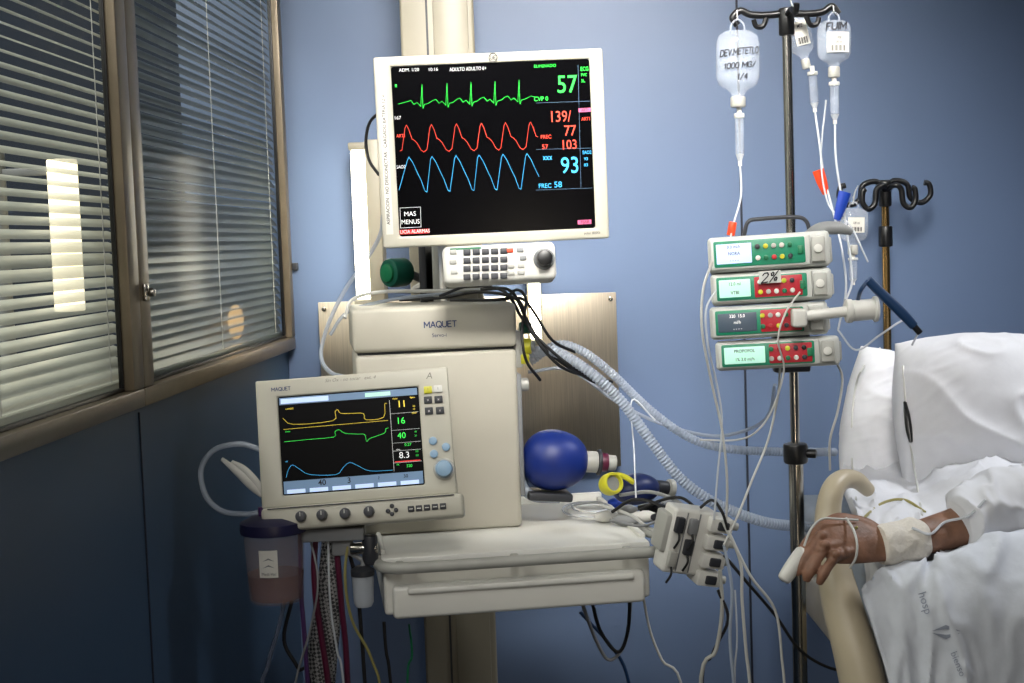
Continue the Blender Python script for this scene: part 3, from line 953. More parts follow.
# ================================================================== SUCTION CANISTER
q = P(277, 600, 2.12)
rS = root('suction_canister', Matrix.Translation(q), 'smoky suction canister with dark blue lid under display', 'canister')
h = P(277, 530, 2.12).z - q.z
b = B()
rr = .046
b.lathe([(0, 0), (rr * .8, 0), (rr * .88, .004), (rr * .9, .012), (rr, h), (rr * 1.03, h), (rr * 1.03, h + .003), (rr * .97, h + .003)], mat('smoked_clear_plastic', (190, 168, 160), .1, alpha=.22), seg=40)
b.obj('jar', rS, 'smoky translucent jar')
b = B(); b.lathe([(0, .004), (rr * .8, .004), (rr * .92, h * .4), (0, h * .4)], mat('canister_fluid', (120, 66, 54), .15, alpha=.45), seg=32); b.obj('fluid', rS, 'dark brownish fluid')
b = B()
b.lathe([(rr * 1.08, h - .002), (rr * 1.1, h + .004), (rr * 1.08, h + .014), (rr * .7, h + .022), (0, h + .024)], mat('navy_lid', (30, 28, 62), .4), seg=40)
b.cyl((-.015, 0, h + .02), (-.015, 0, h + .036), .007, PURPLE, bev=.001)
b.cyl((.018, -.01, h + .02), (.018, -.01, h + .034), .006, PURPLE, bev=.001)
b.obj('lid', rS, 'dark blue lid')
b = B()
bm = bmesh.new(); cols = []
for i in range(9):
    a = -pi / 2 - .35 + i * .075
    cols.append([bm.verts.new(((rr + .0008) * cos(a), (rr + .0008) * sin(a), h * .42)), bm.verts.new(((rr + .0008) * cos(a), (rr + .0008) * sin(a), h * .8))])
for a_, c_ in zip(cols, cols[1:]):
    bm.faces.new((a_[0], c_[0], c_[1], a_[1]))
b.add(bm, LABELM)
wf = lambda v: Vector((v.x, -sqrt(max(1e-9, (rr + .0014) ** 2 - v.x ** 2)), v.z))
b.text('Medi-Vac', -.002, h * .47, .0058, INK, warp=wf)
bm = bmesh.new()
for d in (-.006, .004):
    bm.faces.new([bm.verts.new(wf(Vector((-.002 + a_, 0, h * .63 + c_)))) for a_, c_ in ((-.009, d - .002), (0, d + .003), (.009, d - .002), (0, d + .0005))])
b.add(bm, GREY)
b.obj('paper_label', rS, 'white label with chevron mark')
b = B()
q2 = rS.matrix_world.inverted() @ P(340, 552, 2.14)
b.box(rr * .9, q2.x + .04, -.004, .02, h - .02, h, GREY, .003)
b.obj('holder_bracket', rS, 'grey holder bracket')

b = B()
q = P(364, 606, 2.12); h2 = P(364, 575, 2.12).z - q.z
b.lathe([(0, 0), (.012, 0), (.015, .006), (.0165, h2), (0, h2)], mat('cup_plastic', (200, 206, 214), .3, alpha=.7), Matrix.Translation(q), seg=24)
b.lathe([(.018, h2), (.018, h2 + .008), (.01, h2 + .014), (0, h2 + .014)], DGREY, Matrix.Translation(q), seg=24)
b.tube([q + Vector((0, 0, h2 + .012)), P(362, 560, 2.13), P(345, 550, 2.14), P(335, 540, 2.15)], .004, GREY)
b.obj('specimen_cup', None, 'small clear cup with dark lid under cart', 'cup', center=True)
b = B()
q = P(370, 548, 2.13)
b.cyl(q + Vector((0, 0, -.025)), q + Vector((0, 0, .02)), .012, DGREY, bev=.003)
b.cyl(q + Vector((-.03, 0, 0)), q + Vector((.012, 0, 0)), .009, CHROME, bev=.002)
q = P(345, 545, 2.14)
b.box(q.x - .02, q.x + .012, q.y - .01, q.y + .012, q.z - .015, q.z + .012, GREY, .004)
b.obj('rail_clamp', None, 'grey metal clamp gripping the cart rail', 'clamp', center=True)

hg = 'tubes hanging under the display'
for pts_, r_, m_, lb in [
    ([(318, 525, 2.17), (314, 560, 2.16), (316, 600, 2.15), (322, 640, 2.15), (330, 700, 2.15), (332, 760, 2.15)], .0048, MAROON, 'dark maroon tube hanging under display'),
    ([(335, 525, 2.16), (338, 565, 2.14), (342, 610, 2.14), (346, 650, 2.14), (350, 720, 2.14)], .0045, MAROON, 'dark maroon tube hanging under display'),
    ([(300, 525, 2.16), (301, 590, 2.14), (304, 630, 2.13), (309, 700, 2.13)], .0036, PURPLE, 'thin purple tube hanging under display'),
    ([(350, 530, 2.14), (345, 575, 2.12), (352, 620, 2.12), (372, 660, 2.12), (384, 720, 2.12)], .0022, OLIVE, 'thin yellowish tube hanging under display'),
    ([(308, 530, 2.15), (318, 580, 2.12), (310, 630, 2.12), (296, 680, 2.12), (290, 740, 2.12)], .0018, GREY, 'thin grey tube hanging under display'),
    ([(285, 598, 2.12), (278, 630, 2.12), (268, 665, 2.12), (262, 720, 2.12)], .0034, mat('smoky_tube', (110, 118, 140), .3, alpha=.5), 'clear tube hanging below canister'),
    ([(328, 530, 2.14), (330, 600, 2.11), (337, 650, 2.11), (345, 700, 2.11)], .0018, CLEAR, 'thin clear tube hanging under display'),
    ([(384, 622, 2.2), (386, 650, 2.2), (392, 700, 2.2)], .0026, RUBBER, 'black cable hanging under cart'),
    ([(342, 530, 2.17), (356, 580, 2.15), (362, 640, 2.15), (366, 700, 2.15)], .003, RUBBER, 'black cable hanging under display'),
    ([(292, 600, 2.16), (284, 640, 2.16), (298, 668, 2.16), (312, 700, 2.16)], .003, RUBBER, 'black cable hanging under display'),
    ([(409, 624, 2.2), (412, 655, 2.2), (408, 700, 2.2)], .0018, GRN, 'thin green cable hanging under cart')]:
    cable('suction_tube', lb, 'tube', pts_, r_, m_, hg)
b = B()
v = [P(*p) for p in [(330, 535, 2.21), (330, 575, 2.19), (327, 620, 2.19), (322, 660, 2.19), (320, 740, 2.19)]]
v.append(Vector((v[-1].x, v[-1].y + .02, .2))); v.append(Vector((v[-1].x + .03, v[-1].y + .04, .03)))
b.tube(v, [.012, .018, .022, .024, .024, .024, .022], BRAID, seg=20, k=.6)
b.obj('braided_sleeve', None, 'thick grey braided hose sleeve hanging under display', 'hose', center=True)

# ================================================================== RESUSCITATORS ON THE SHELF
q = P(555, 460, 2.36)
zt_world = (T.M @ Vector((0, 0, .0065))).z
RB = Matrix.Translation(q) @ Matrix.Rotation(radians(8), 4, 'Z') @ Matrix.Rotation(radians(6), 4, 'Y')
rR = root('resuscitator_bag', RB, 'bright blue silicone resuscitator bag with grey valve', 'resuscitator')
b = B()
n = 22
prof = []
for i in range(n + 1):
    a = pi * i / n
    u = -cos(a)
    rad = .051 * (sin(a) ** .8 if 0 < i < n else 0) * (1 - .06 * u)
    prof.append((max(rad, 0.014 if i in (0, n) else rad), u * .055))
prof = [(0, prof[0][1])] + prof + [(0, prof[-1][1])]
b.lathe(prof, BLUEBAG, Matrix.Rotation(pi / 2, 4, 'Y'), 40)
b.obj('bag', rR, 'bright blue round bag')
b = B()
b.cyl((.05, 0, 0), (.072, 0, 0), .018, LGREY, bev=.002); b.cyl((.072, 0, 0), (.078, 0, 0), .022, DGREY, bev=.002); b.cyl((.078, 0, 0), (.09, 0, 0), .016, MAROON, bev=.002)
b.cyl((.09, 0, 0), (.104, 0, 0), .013, LGREY, bev=.002)
b.obj('valve', rR, 'grey and maroon valve collar')
b = B()
b.tube([(-.05, 0, 0), (-.06, 0, -.02), (-.05, 0, -.05), (-.03, -.01, -.062), (.01, -.01, -.062)], .009, HOSE, seg=12)
b.box(-.045, .03, -.03, .03, -.066, -.052, DGREY, .004)
b.obj('stand', rR, 'dark cradle and clear elbow')

q = P(636, 489, 2.34)
RB2 = Matrix.Translation(q) @ Matrix.Rotation(radians(20), 4, 'Z')
rR2 = root('resuscitator_bag', RB2, 'dark navy resuscitator bag lying behind the shelf items', 'resuscitator')
b = B(); b.ell((0, 0, 0), .042, .028, .026, NAVY); b.obj('bag', rR2)
b = B(); b.cyl((.036, 0, 0), (.058, 0, -.004), .012, DGREY, bev=.002); b.cyl((.058, 0, -.004), (.068, 0, -.006), .016, LGREY, bev=.002); b.obj('valve', rR2, 'dark grey valve')
b = B()
q = P(611, 484, 2.27)
Mx = Matrix.Translation(q) @ Matrix.Rotation(radians(70), 4, 'X') @ Matrix.Rotation(radians(25), 4, 'Y')
b.lathe([(.012, -.012), (.0165, -.012), (.018, -.007), (.018, .008), (.016, .012), (.0135, .012), (.012, .007), (.012, -.012)], YEL, Mx)
b.lathe([(0, -.006), (.013, -.006), (.013, .006), (0, .006)], GREY, Mx)
b.tube([q + Vector((.0, .02, .010)), q + Vector((.02, .03, .008)), q + Vector((.04, .03, -.004))], .0045, YEL)
b.obj('yellow_valve_cap', None, 'bright yellow round valve cap on shelf', 'valve', center=True)
zz0 = zt_world
def onshelf(px, py):
    d = ray(px, py); t = (zz0 + .004 - H) / d.z
    return C + d * t
for i, off in enumerate((0, 4)):
    b = B()
    pts_ = []
    for k in range(15):
        a = k / 14 * 2 * pi * 1.5
        p_ = onshelf(588 + off + cos(a) * (30 - k), 511 + sin(a) * (8 - k * .2) + off * .3)
        p_.z += k * .0007
        pts_.append(p_)
    b.tube(pts_, .0018, WTUBE if i else CLEAR)
    b.obj('coiled_tube', None, 'thin white coiled tube lying on cart shelf', 'tube', 'coiled tubes on the shelf', center=True)
for (px, py, L, m_, a, lb) in [(635, 503, .05, DGREY, 20, 'dark grey sensor connector lying on shelf'), (655, 512, .06, BLACK, -25, 'black sensor connector lying on shelf'), (628, 514, .04, LGREY, 35, 'light grey sensor connector lying on shelf'), (664, 522, .05, DGREY, -40, 'dark grey sensor connector lying on shelf'),
                               (645, 520, .05, WHITE, -10, 'white sensor connector lying on shelf'), (668, 506, .045, GREY, 60, 'grey sensor connector lying on shelf'), (650, 496, .04, WHITE, -50, 'white sensor connector lying on shelf'),
                               (640, 495, .05, BLACK, 40, 'black sensor connector lying on shelf'), (674, 514, .04, BLACK, 10, 'black sensor connector lying on shelf'), (618, 506, .035, BLUEP, -20, 'small blue sensor connector lying on shelf'),
                               (606, 520, .04, WHITE, 15, 'white sensor connector lying on shelf'), (626, 524, .045, GREY, -15, 'grey sensor connector lying on shelf')]:
    b = B(); q = onshelf(px, py); q.z += .006
    d = Vector((cos(radians(a)), sin(radians(a)), 0))
    b.tube([q - d * L / 2, q - d * L * .2, q + d * L * .1, q + d * L * .3, q + d * L / 2], [.004, .009, .010, .007, .003], m_, seg=12)
    b.obj('sensor_connector', None, lb, 'connector', 'connectors lying on the shelf', center=True)
sg = 'sensor cables at the shelf end'
for pts_, r_, m_, lb in [
    ([(612, 512, 2.2), (632, 500, 2.18), (655, 503, 2.15), (672, 515, 2.12), (690, 520, 2.1)], .0026, RUBBER, 'dark sensor cable crossing the shelf'),
    ([(620, 495, 2.28), (650, 492, 2.24), (675, 500, 2.16), (690, 512, 2.1)], .003, GREY, 'grey sensor cable crossing the shelf'),
    ([(600, 505, 2.25), (630, 515, 2.17), (652, 530, 2.12), (668, 534, 2.1)], .0026, WTUBE, 'white sensor cable crossing the shelf'),
    ([(640, 510, 2.2), (662, 500, 2.18), (682, 498, 2.14), (700, 512, 2.1)], .0024, RUBBER, 'dark sensor cable crossing the shelf'),
    ([(610, 520, 2.16), (640, 526, 2.13), (660, 520, 2.11), (680, 512, 2.1)], .0022, GREY, 'grey sensor cable crossing the shelf'),
    ([(700, 508, 2.07), (712, 500, 2.07), (722, 512, 2.06), (728, 530, 2.06)], .0022, RUBBER, 'dark sensor cable looping over transducer block')]:
    cable('sensor_cable', lb, 'cable', pts_, r_, m_, sg)

Tb = Fr(698, 548, 2.08, rx=8, ry=12, rz=18)
rT = root('transducer_block', Tb.M, 'white pressure transducer block clamped at shelf end', 'transducer')
b = B()
s = Tb.s
b.box(-34 * s, 16 * s, 0, .04, -30 * s, 38 * s, WHITE, .006, 3)
b.box(-40 * s, -20 * s, .005, .045, -10 * s, 30 * s, LGREY, .005)
b.box(-6 * s, -4.6 * s, -.0006, .002, -27 * s, 35 * s, GREY, 0)
b.box(-20 * s, -18.6 * s, -.0006, .002, -27 * s, 35 * s, GREY, 0)
b.obj('housing', rT)
for i in range(4):
    b = B()
    z = (28 - i * 19) * s
    b.box(4 * s, 30 * s, -.012, .03, z - 8 * s, z + 7 * s, WHITE, .003)
    b.box(12 * s, 24 * s, -.016, -.01, z - 5 * s, z + 4 * s, DGREY, .002)
    b.cyl((24 * s, -.004, z), (36 * s, -.006, z), .006, LGREY, bev=.001)
    b.obj('transducer_channel', rT, 'white channel with dark socket')
for px, z, m_ in ((-27, 22, DGREY), (-12, 22, GREY), (-12, 0, DGREY), (-27, -14, LGREY)):
    b = B()
    b.box((px - 4.5) * s, (px + 4.5) * s, -.008, .002, (z - 8) * s, (z + 8) * s, m_, .002)
    b.tube([Vector((px * s, -.006, (z - 7) * s)), Vector((px * s, -.012, (z - 14) * s)), Vector(((px - 2) * s, -.008, (z - 24) * s))], .0018, RUBBER)
    b.obj('cable_socket', rT, 'small socket with plugged cable')
b = B()
q1 = Tb.I @ (T.M @ Vector((xr_ - .01, .06, 0)))
b.tube([(-.04, .03, 0), q1], .012, LGREY, seg=12); b.obj('clamp_arm', rT)

ug = 'leads hanging below the cart end'
for pts_, r_, m_, lb in [
    ([(722, 520, 2.07), (740, 560, 2.06), (742, 600, 2.06), (746, 650, 2.06), (752, 720, 2.06)], .0024, WTUBE, 'pale lead hanging below transducer block'),
    ([(724, 545, 2.07), (732, 590, 2.06), (730, 640, 2.06), (736, 720, 2.06)], .0024, HOSE, 'pale lead hanging below transducer block'),
    ([(720, 570, 2.07), (722, 610, 2.07), (716, 650, 2.07), (700, 700, 2.07)], .003, LGREY, 'grey lead hanging below transducer block'),
    ([(724, 555, 2.08), (745, 580, 2.08), (775, 615, 2.1), (800, 650, 2.12), (830, 668, 2.15), (860, 672, 2.2)], .0024, RUBBER, 'black lead hanging toward the bed'),
    ([(590, 592, 2.3), (600, 630, 2.32), (618, 652, 2.33), (628, 630, 2.32), (630, 586, 2.3)], .003, RUBBER, 'black cable loop below the cart drawer'),
    ([(578, 592, 2.36), (596, 640, 2.38), (610, 660, 2.38), (626, 640, 2.38), (632, 586, 2.36)], .003, GREY, 'grey cable loop below the cart drawer'),
    ([(642, 590, 2.3), (650, 630, 2.3), (662, 660, 2.3), (684, 700, 2.3)], .0022, WTUBE, 'pale lead hanging below the cart drawer'),
    ([(728, 530, 2.06), (750, 575, 2.05), (775, 610, 2.06), (782, 660, 2.06), (786, 720, 2.06)], .002, WTUBE, 'pale lead hanging below transducer block'),
    ([(718, 590, 2.07), (728, 620, 2.07), (712, 655, 2.08), (702, 700, 2.08)], .0024, RUBBER, 'black lead hanging below transducer block'),
    ([(735, 590, 2.3), (737, 640, 2.3), (735, 700, 2.3)], .0016, CLEAR, 'thin clear lead hanging by the wall'),
    ([(580, 612, 2.5), (610, 645, 2.5), (626, 672, 2.5), (632, 720, 2.5)], .003, NBLUE, 'dark blue lead hanging below the cart drawer')]:
    cable('sensor_lead', lb, 'cable', pts_, r_, m_, ug)

# ================================================================== IV POLE
pc = P(794, 380, 2.2)
PX, PY = pc.x, pc.y
ztp = P(784, 16, 2.2).z
zcl = P(803, 453, 2.2).z
rP = root('drip_stand', Matrix.Translation((PX, PY, 0)), 'chrome drip stand with black hook bar and collar', 'drip stand')
b = B(); b.cyl((0, 0, .12), (0, 0, zcl), .0115, CHROME, seg=24); b.obj('lower_pole', rP)
b = B(); b.cyl((0, 0, zcl), (0, 0, ztp), .0072, CHROME, seg=20); b.obj('upper_pole', rP)
b = B(); b.cyl((0, 0, zcl - .016), (0, 0, zcl + .016), .019, BLACK, bev=.004); b.cyl((0, 0, zcl), (.03, -.012, zcl), .007, BLACK, bev=.002); b.obj('height_collar', rP, 'black height locking collar')
b = B()
q = ztp
b.cyl((0, 0, q - .03), (0, 0, q + .012), .012, BLACK, bev=.003)
b.tube([(-.075, 0, q - .012), (-.082, 0, q + .0), (-.07, 0, q + .010), (-.055, 0, q + .004), (-.03, 0, q + .002), (0, 0, q + .004), (.03, 0, q + .002), (.055, 0, q + .004), (.07, 0, q + .012), (.08, 0, q)], .0055, BLACK, seg=10)
b.tube([(-.03, 0, q), (-.036, 0, q - .014), (-.046, 0, q - .014), (-.05, 0, q - .004)], .004, BLACK)
b.tube([(.03, 0, q), (.036, 0, q - .014), (.046, 0, q - .014), (.05, 0, q - .004)], .004, BLACK)
b.tube([(0, 0, q), (0, -.04, q + .004), (0, -.07, q - .006), (0, -.078, q + .006)], .0045, BLACK)
b.obj('hook_bar', rP, 'black hook bar')
for i in range(5):
    a = i * 2 * pi / 5 + .6
    b = B()
    b.tube([(0, 0, .12), (cos(a) * .08, sin(a) * .08, .11), (cos(a) * .2, sin(a) * .2, .075)], [.02, .016, .012], LGREY, seg=10)
    b.obj('base_leg', rP, 'grey base leg')
    b = B(); c_ = Vector((cos(a) * .2, sin(a) * .2, .032))
    t_ = Vector((-sin(a), cos(a), 0))
    b.cyl(c_ - t_ * .012, c_ + t_ * .012, .031, BLACK, bev=.004)
    b.cyl(c_, c_ + Vector((0, 0, .045)), .006, DGREY)
    b.obj('caster', rP, 'black caster wheel')

p2 = P(886, 260, 2.9)
z2 = P(885, 182, 2.9).z
rP2 = root('drip_stand', Matrix.Translation((p2.x, p2.y, 0)), 'brass toned drip pole with four black curled hooks', 'drip stand')
b = B(); b.cyl((0, 0, .03), (0, 0, z2), .008, mat('brass_toned_steel', (170, 138, 90), .25, metal=1)); b.obj('pole', rP2)
b = B(); b.cyl((0, 0, 0), (0, 0, .03), .07, DGREY, bev=.01); b.obj('foot', rP2)
b = B(); zz = P(885, 232, 2.9).z; b.cyl((0, 0, zz - .03), (0, 0, zz + .012), .014, BLACK, bev=.003); b.obj('collar', rP2)
for sx_ in (-1, 1):
    for yo, k in ((0, 1.0), (.0, .55)):
        b = B()
        pz = [(0, yo, z2 - .01), (.02 * k, yo, z2 + .002), (.045 * k, yo, z2 - .006), (.052 * k, yo, z2 - .034), (.07 * k + .004, yo, z2 - .044), (.086 * k + .006, yo, z2 - .03), (.084 * k + .006, yo, z2 - .008), (.074 * k + .006, yo, z2 - .004)]
        if k < 1:
            pz = [(x_, y_ - .03 + .0, z_ - .01) for x_, y_, z_ in pz]; pz[0] = (0, 0, z2 - .02)
        b.tube([(sx_ * x_, y_, z_) for x_, y_, z_ in pz], .0058, BLACK, seg=10)
        b.obj('hook', rP2, 'black curled hook')
b = B(); b.cyl((0, 0, z2 - .05), (0, 0, z2 + .004), .013, BLACK, bev=.004); b.obj('hook_hub', rP2)

# ================================================================== INFUSION BOTTLES
def bottle(cx, ytop, ybot, wpx, D, tilt, label, texts, paper=None):
    q = P(cx, ybot, D); top = P(cx, ytop, D)
    h = top.z - q.z; a = wpx * D / FL / 2; kk = .62
    M = Matrix.Translation(q) @ Matrix.Rotation(radians(tilt), 4, 'Y')
    r = root('infusion_bottle', M, label, 'infusion bottle', 'infusion bottles on the drip stand')
    b = B()
    b.lathe([(0, -.001), (a * .30, 0), (a * .32, h * .06), (a * .45, h * .11), (a * .86, h * .19), (a * .98, h * .30), (a, h * .45), (a * .98, h * .80), (a * .88, h * .92), (a * .6, h * .985), (0, h)], PVC, None, 36, sy=kk)
    b.obj('body', r, 'translucent plastic bottle body')
    b = B(); b.lathe([(0, .004), (a * .25, .004), (a * .3, h * .1), (a * .8, h * .21), (a * .93, h * .3), (a * .93, h * .62), (0, h * .62)], FLUID, None, 30, sy=kk * .95); b.obj('fluid', r, 'clear fluid')
    b = B()
    b.tube([(-a * .3, 0, h * .99), (-a * .28, 0, h * 1.08), (0, 0, h * 1.16), (a * .28, 0, h * 1.08), (a * .3, 0, h * .99)], .0016, PVC, seg=6)
    b.tube([(0, 0, h * 1.15), (0, .002, h * 1.22), (0, .004, h * 1.3)], .001, WTUBE, seg=6)
    b.obj('hanging_loop', r)
    b = B(); b.cyl((0, 0, -.014), (0, 0, .002), a * .34, LGREY, bev=.002); b.obj('cap', r, 'grey cap')
    wf = lambda v: Vector((v.x, -kk * sqrt(max(1e-8, (a * 1.06) ** 2 - v.x ** 2)) - .0022, v.z))
    if paper:
        u0, u1, v0, v1 = paper
        b = B(); bm = bmesh.new(); cs = []
        for i in range(9):
            x_ = a * (u0 + (u1 - u0) * i / 8)
            cs.append([bm.verts.new(wf(Vector((x_, 0, h * v0))) + Vector((0, .0008, 0))), bm.verts.new(wf(Vector((x_, 0, h * v1))) + Vector((0, .0008, 0)))])
        for a_, c_ in zip(cs, cs[1:]):
            bm.faces.new((a_[0], c_[0], c_[1], a_[1]))
        b.add(bm, LABELM)
        for i in range(12):
            x_ = a * (u0 + (u1 - u0) * (.1 + .06 * i)); w_ = .0003 + .0005 * ((i * 7) % 3)
            zz_ = h * (v0 + (v1 - v0) * .25)
            bm = bmesh.new(); bm.faces.new([bm.verts.new(wf(Vector(c_))) for c_ in ((x_, 0, h * v0 + .002), (x_ + w_, 0, h * v0 + .002), (x_ + w_, 0, zz_ + .003), (x_, 0, zz_ + .003))]); b.add(bm, INK)
        b.obj('paper_label', r, 'white paper label with bars')
    if texts:
        b = B()
        for t_, u, v, sz_, ro in texts:
            if ro > 50:
                b2 = B(); b2.strokes(t_, 0, 0, sz_, INK, 0, w=.2, sp=.2)
                xs2 = [vv.co.x for vv in b2.bm.verts]
                k_ = min(1.0, a * 1.72 / (max(xs2) - min(xs2)))
                for vv in b2.bm.verts:
                    vv.co = wf(Vector((vv.co.x * k_ + a * u + vv.co.z * .12, 0, vv.co.z + h * v + vv.co.x * .06)))
                b.add(b2.bm, INK)
                continue
            b.text(t_, a * u, h * v, sz_, INK, warp=wf, rot=radians(ro), off=.004, shear=.2, sx=.68)
        b.obj('handwriting', r, 'black handwritten note', smooth=False)
bottle(738, 30, 98, 44, 2.19, 1, 'clear infusion bottle with handwritten label', [('DEV.METETLO', 0, .66, .0092, 99), ('1000 MG/', 0, .46, .0078, 99), ('1/4', .1, .29, .0082, 99)])
bottle(834, 20, 68, 34, 2.14, 1, 'clear infusion bottle with white printed label', [('FUIM', 0, .84, .0100, 99), ('1000', .1, .60, .006, 0), ('250 ml', .1, .51, .005, 0)], (-.55, .75, .3, .72))
bottle(805, 12, 60, 25, 2.24, -12, 'small translucent infusion bottle hanging tilted', [('MIZ', 0, .7, .008, -4)], (-.5, .6, .3, .8))
bottle(853, 208, 246, 30, 2.3, 2, 'small clear infusion bottle beside black hooks', [('100 ml', 0, .6, .006, 0)], (-.5, .6, .35, .75))
b = B()
b.tube([P(853, 204, 2.3), P(855, 192, 2.5), P(858, 186, 2.89)], .0012, WTUBE)
b.obj('hanging_strap', None, 'thin white strap holding small bottle to hook', 'strap', center=True)

dg = 'drip chambers below the bottles'
def chamber(cx, y0, y1, D, cx2=None):
    cx2 = cx if cx2 is None else cx2
    a = P(cx, y0, D); e = P(cx2, y1, D)
    b = B(); d = e - a
    b.cyl(a, a + d * .12, .0035, WHITE)
    b.cyl(a + d * .12, a + d * .2, .008, WHITE, bev=.001)
    b.cyl(a + d * .2, a + d * .8, .0068, PVC, bev=.002)
    b.cyl(a + d * .45, a + d * .8, .0060, FLUID, bev=.002)
    b.cyl(a + d * .8, a + d * .92, .0065, CLEAR, r2=.003)
    b.cyl(a + d * .9, e, .003, WHITE)
    b.obj('drip_chamber', None, 'clear drip chamber hanging below infusion bottle', 'drip chamber', dg, center=True)
chamber(739, 106, 166, 2.19, 740)
chamber(812, 66, 112, 2.22, 815)
chamber(834, 76, 124, 2.14, 835)
chamber(853, 254, 285, 2.3, 853)

tg = 'infusion tubing around the pumps'
for pts_, r_, m_, lb in [
    ([(740, 164, 2.19), (741, 195, 2.17), (734, 222, 2.14), (730, 240, 2.1)], .0016, CLEAR, 'clear infusion line from bottle to pump'),
    ([(815, 112, 2.22), (819, 140, 2.2), (824, 175, 2.18), (834, 215, 2.15), (842, 250, 2.12), (846, 290, 2.1), (838, 330, 2.1)], .0018, CLEAR, 'clear infusion line with orange clamp'),
    ([(835, 124, 2.14), (836, 160, 2.13), (842, 200, 2.12), (848, 240, 2.12), (852, 280, 2.1), (846, 300, 2.08)], .0018, CLEAR, 'clear infusion line with blue clamp'),
    ([(712, 262, 2.03), (703, 290, 2.03), (702, 330, 2.03), (711, 380, 2.05), (722, 430, 2.06), (727, 480, 2.06), (726, 525, 2.06)], .0019, WTUBE, 'thin white infusion line hanging from pumps'),
    ([(716, 290, 2.03), (706, 310, 2.02), (708, 345, 2.02), (716, 380, 2.05), (722, 420, 2.06), (718, 470, 2.06), (714, 520, 2.06)], .0016, CLEAR, 'thin clear infusion line hanging from pumps'),
    ([(780, 368, 2.1), (778, 395, 2.12), (768, 440, 2.12), (752, 480, 2.1), (738, 515, 2.08), (724, 545, 2.06)], .0018, WTUBE, 'thin white infusion line hanging from pumps'),
    ([(800, 292, 2.03), (786, 312, 2.02), (778, 340, 2.02), (784, 370, 2.04), (772, 410, 2.05), (756, 432, 2.06), (736, 440, 2.08), (700, 440, 2.1)], .0014, WTUBE, 'thin white infusion line hanging from pumps'),
    ([(838, 330, 2.08), (856, 350, 2.05), (880, 335, 2.05), (905, 320, 2.08), (918, 330, 2.1), (912, 345, 2.12)], .0016, CLEAR, 'clear infusion line leading to the bed'),
    ([(828, 352, 2.08), (842, 375, 2.08), (838, 410, 2.08), (830, 440, 2.08), (830, 470, 2.1)], .0018, WTUBE, 'thin white line hanging beside bed'),
    ([(636, 498, 2.25), (634, 450, 2.3), (632, 400, 2.4), (655, 420, 2.35)], .0014, CLEAR, 'thin clear line above the shelf'),
    ([(826, 100, 2.14), (821, 160, 2.15), (829, 205, 2.14), (850, 225, 2.12), (868, 262, 2.1)], .0014, CLEAR, 'clear infusion line hanging from bottle'),
]:
    cable('infusion_line', lb, 'tube', pts_, r_, m_, tg, seg=7)
b = B(); a0 = P(818, 170, 2.17); a1 = P(826, 194, 2.17); b.tube([a0, (a0 + a1) / 2, a1], [.009, .008, .005], ORANGE, seg=10, k=.5); b.obj('roller_clamp', None, 'orange roller clamp on infusion line', 'clamp', 'roller clamps on the infusion lines', center=True)
b = B(); a0 = P(845, 192, 2.11); a1 = P(837, 220, 2.11); b.tube([a0, (a0 + a1) / 2, a1], [.009, .008, .005], BLUEP, seg=10, k=.5); b.obj('roller_clamp', None, 'blue roller clamp on infusion line', 'clamp', 'roller clamps on the infusion lines', center=True)
b = B(); a0 = P(733, 222, 2.12); b.cyl(a0, a0 + Vector((-.004, 0, -.02)), .006, ORANGE, bev=.001); b.obj('roller_clamp', None, 'small orange clamp above top pump', 'clamp', 'roller clamps on the infusion lines', center=True)

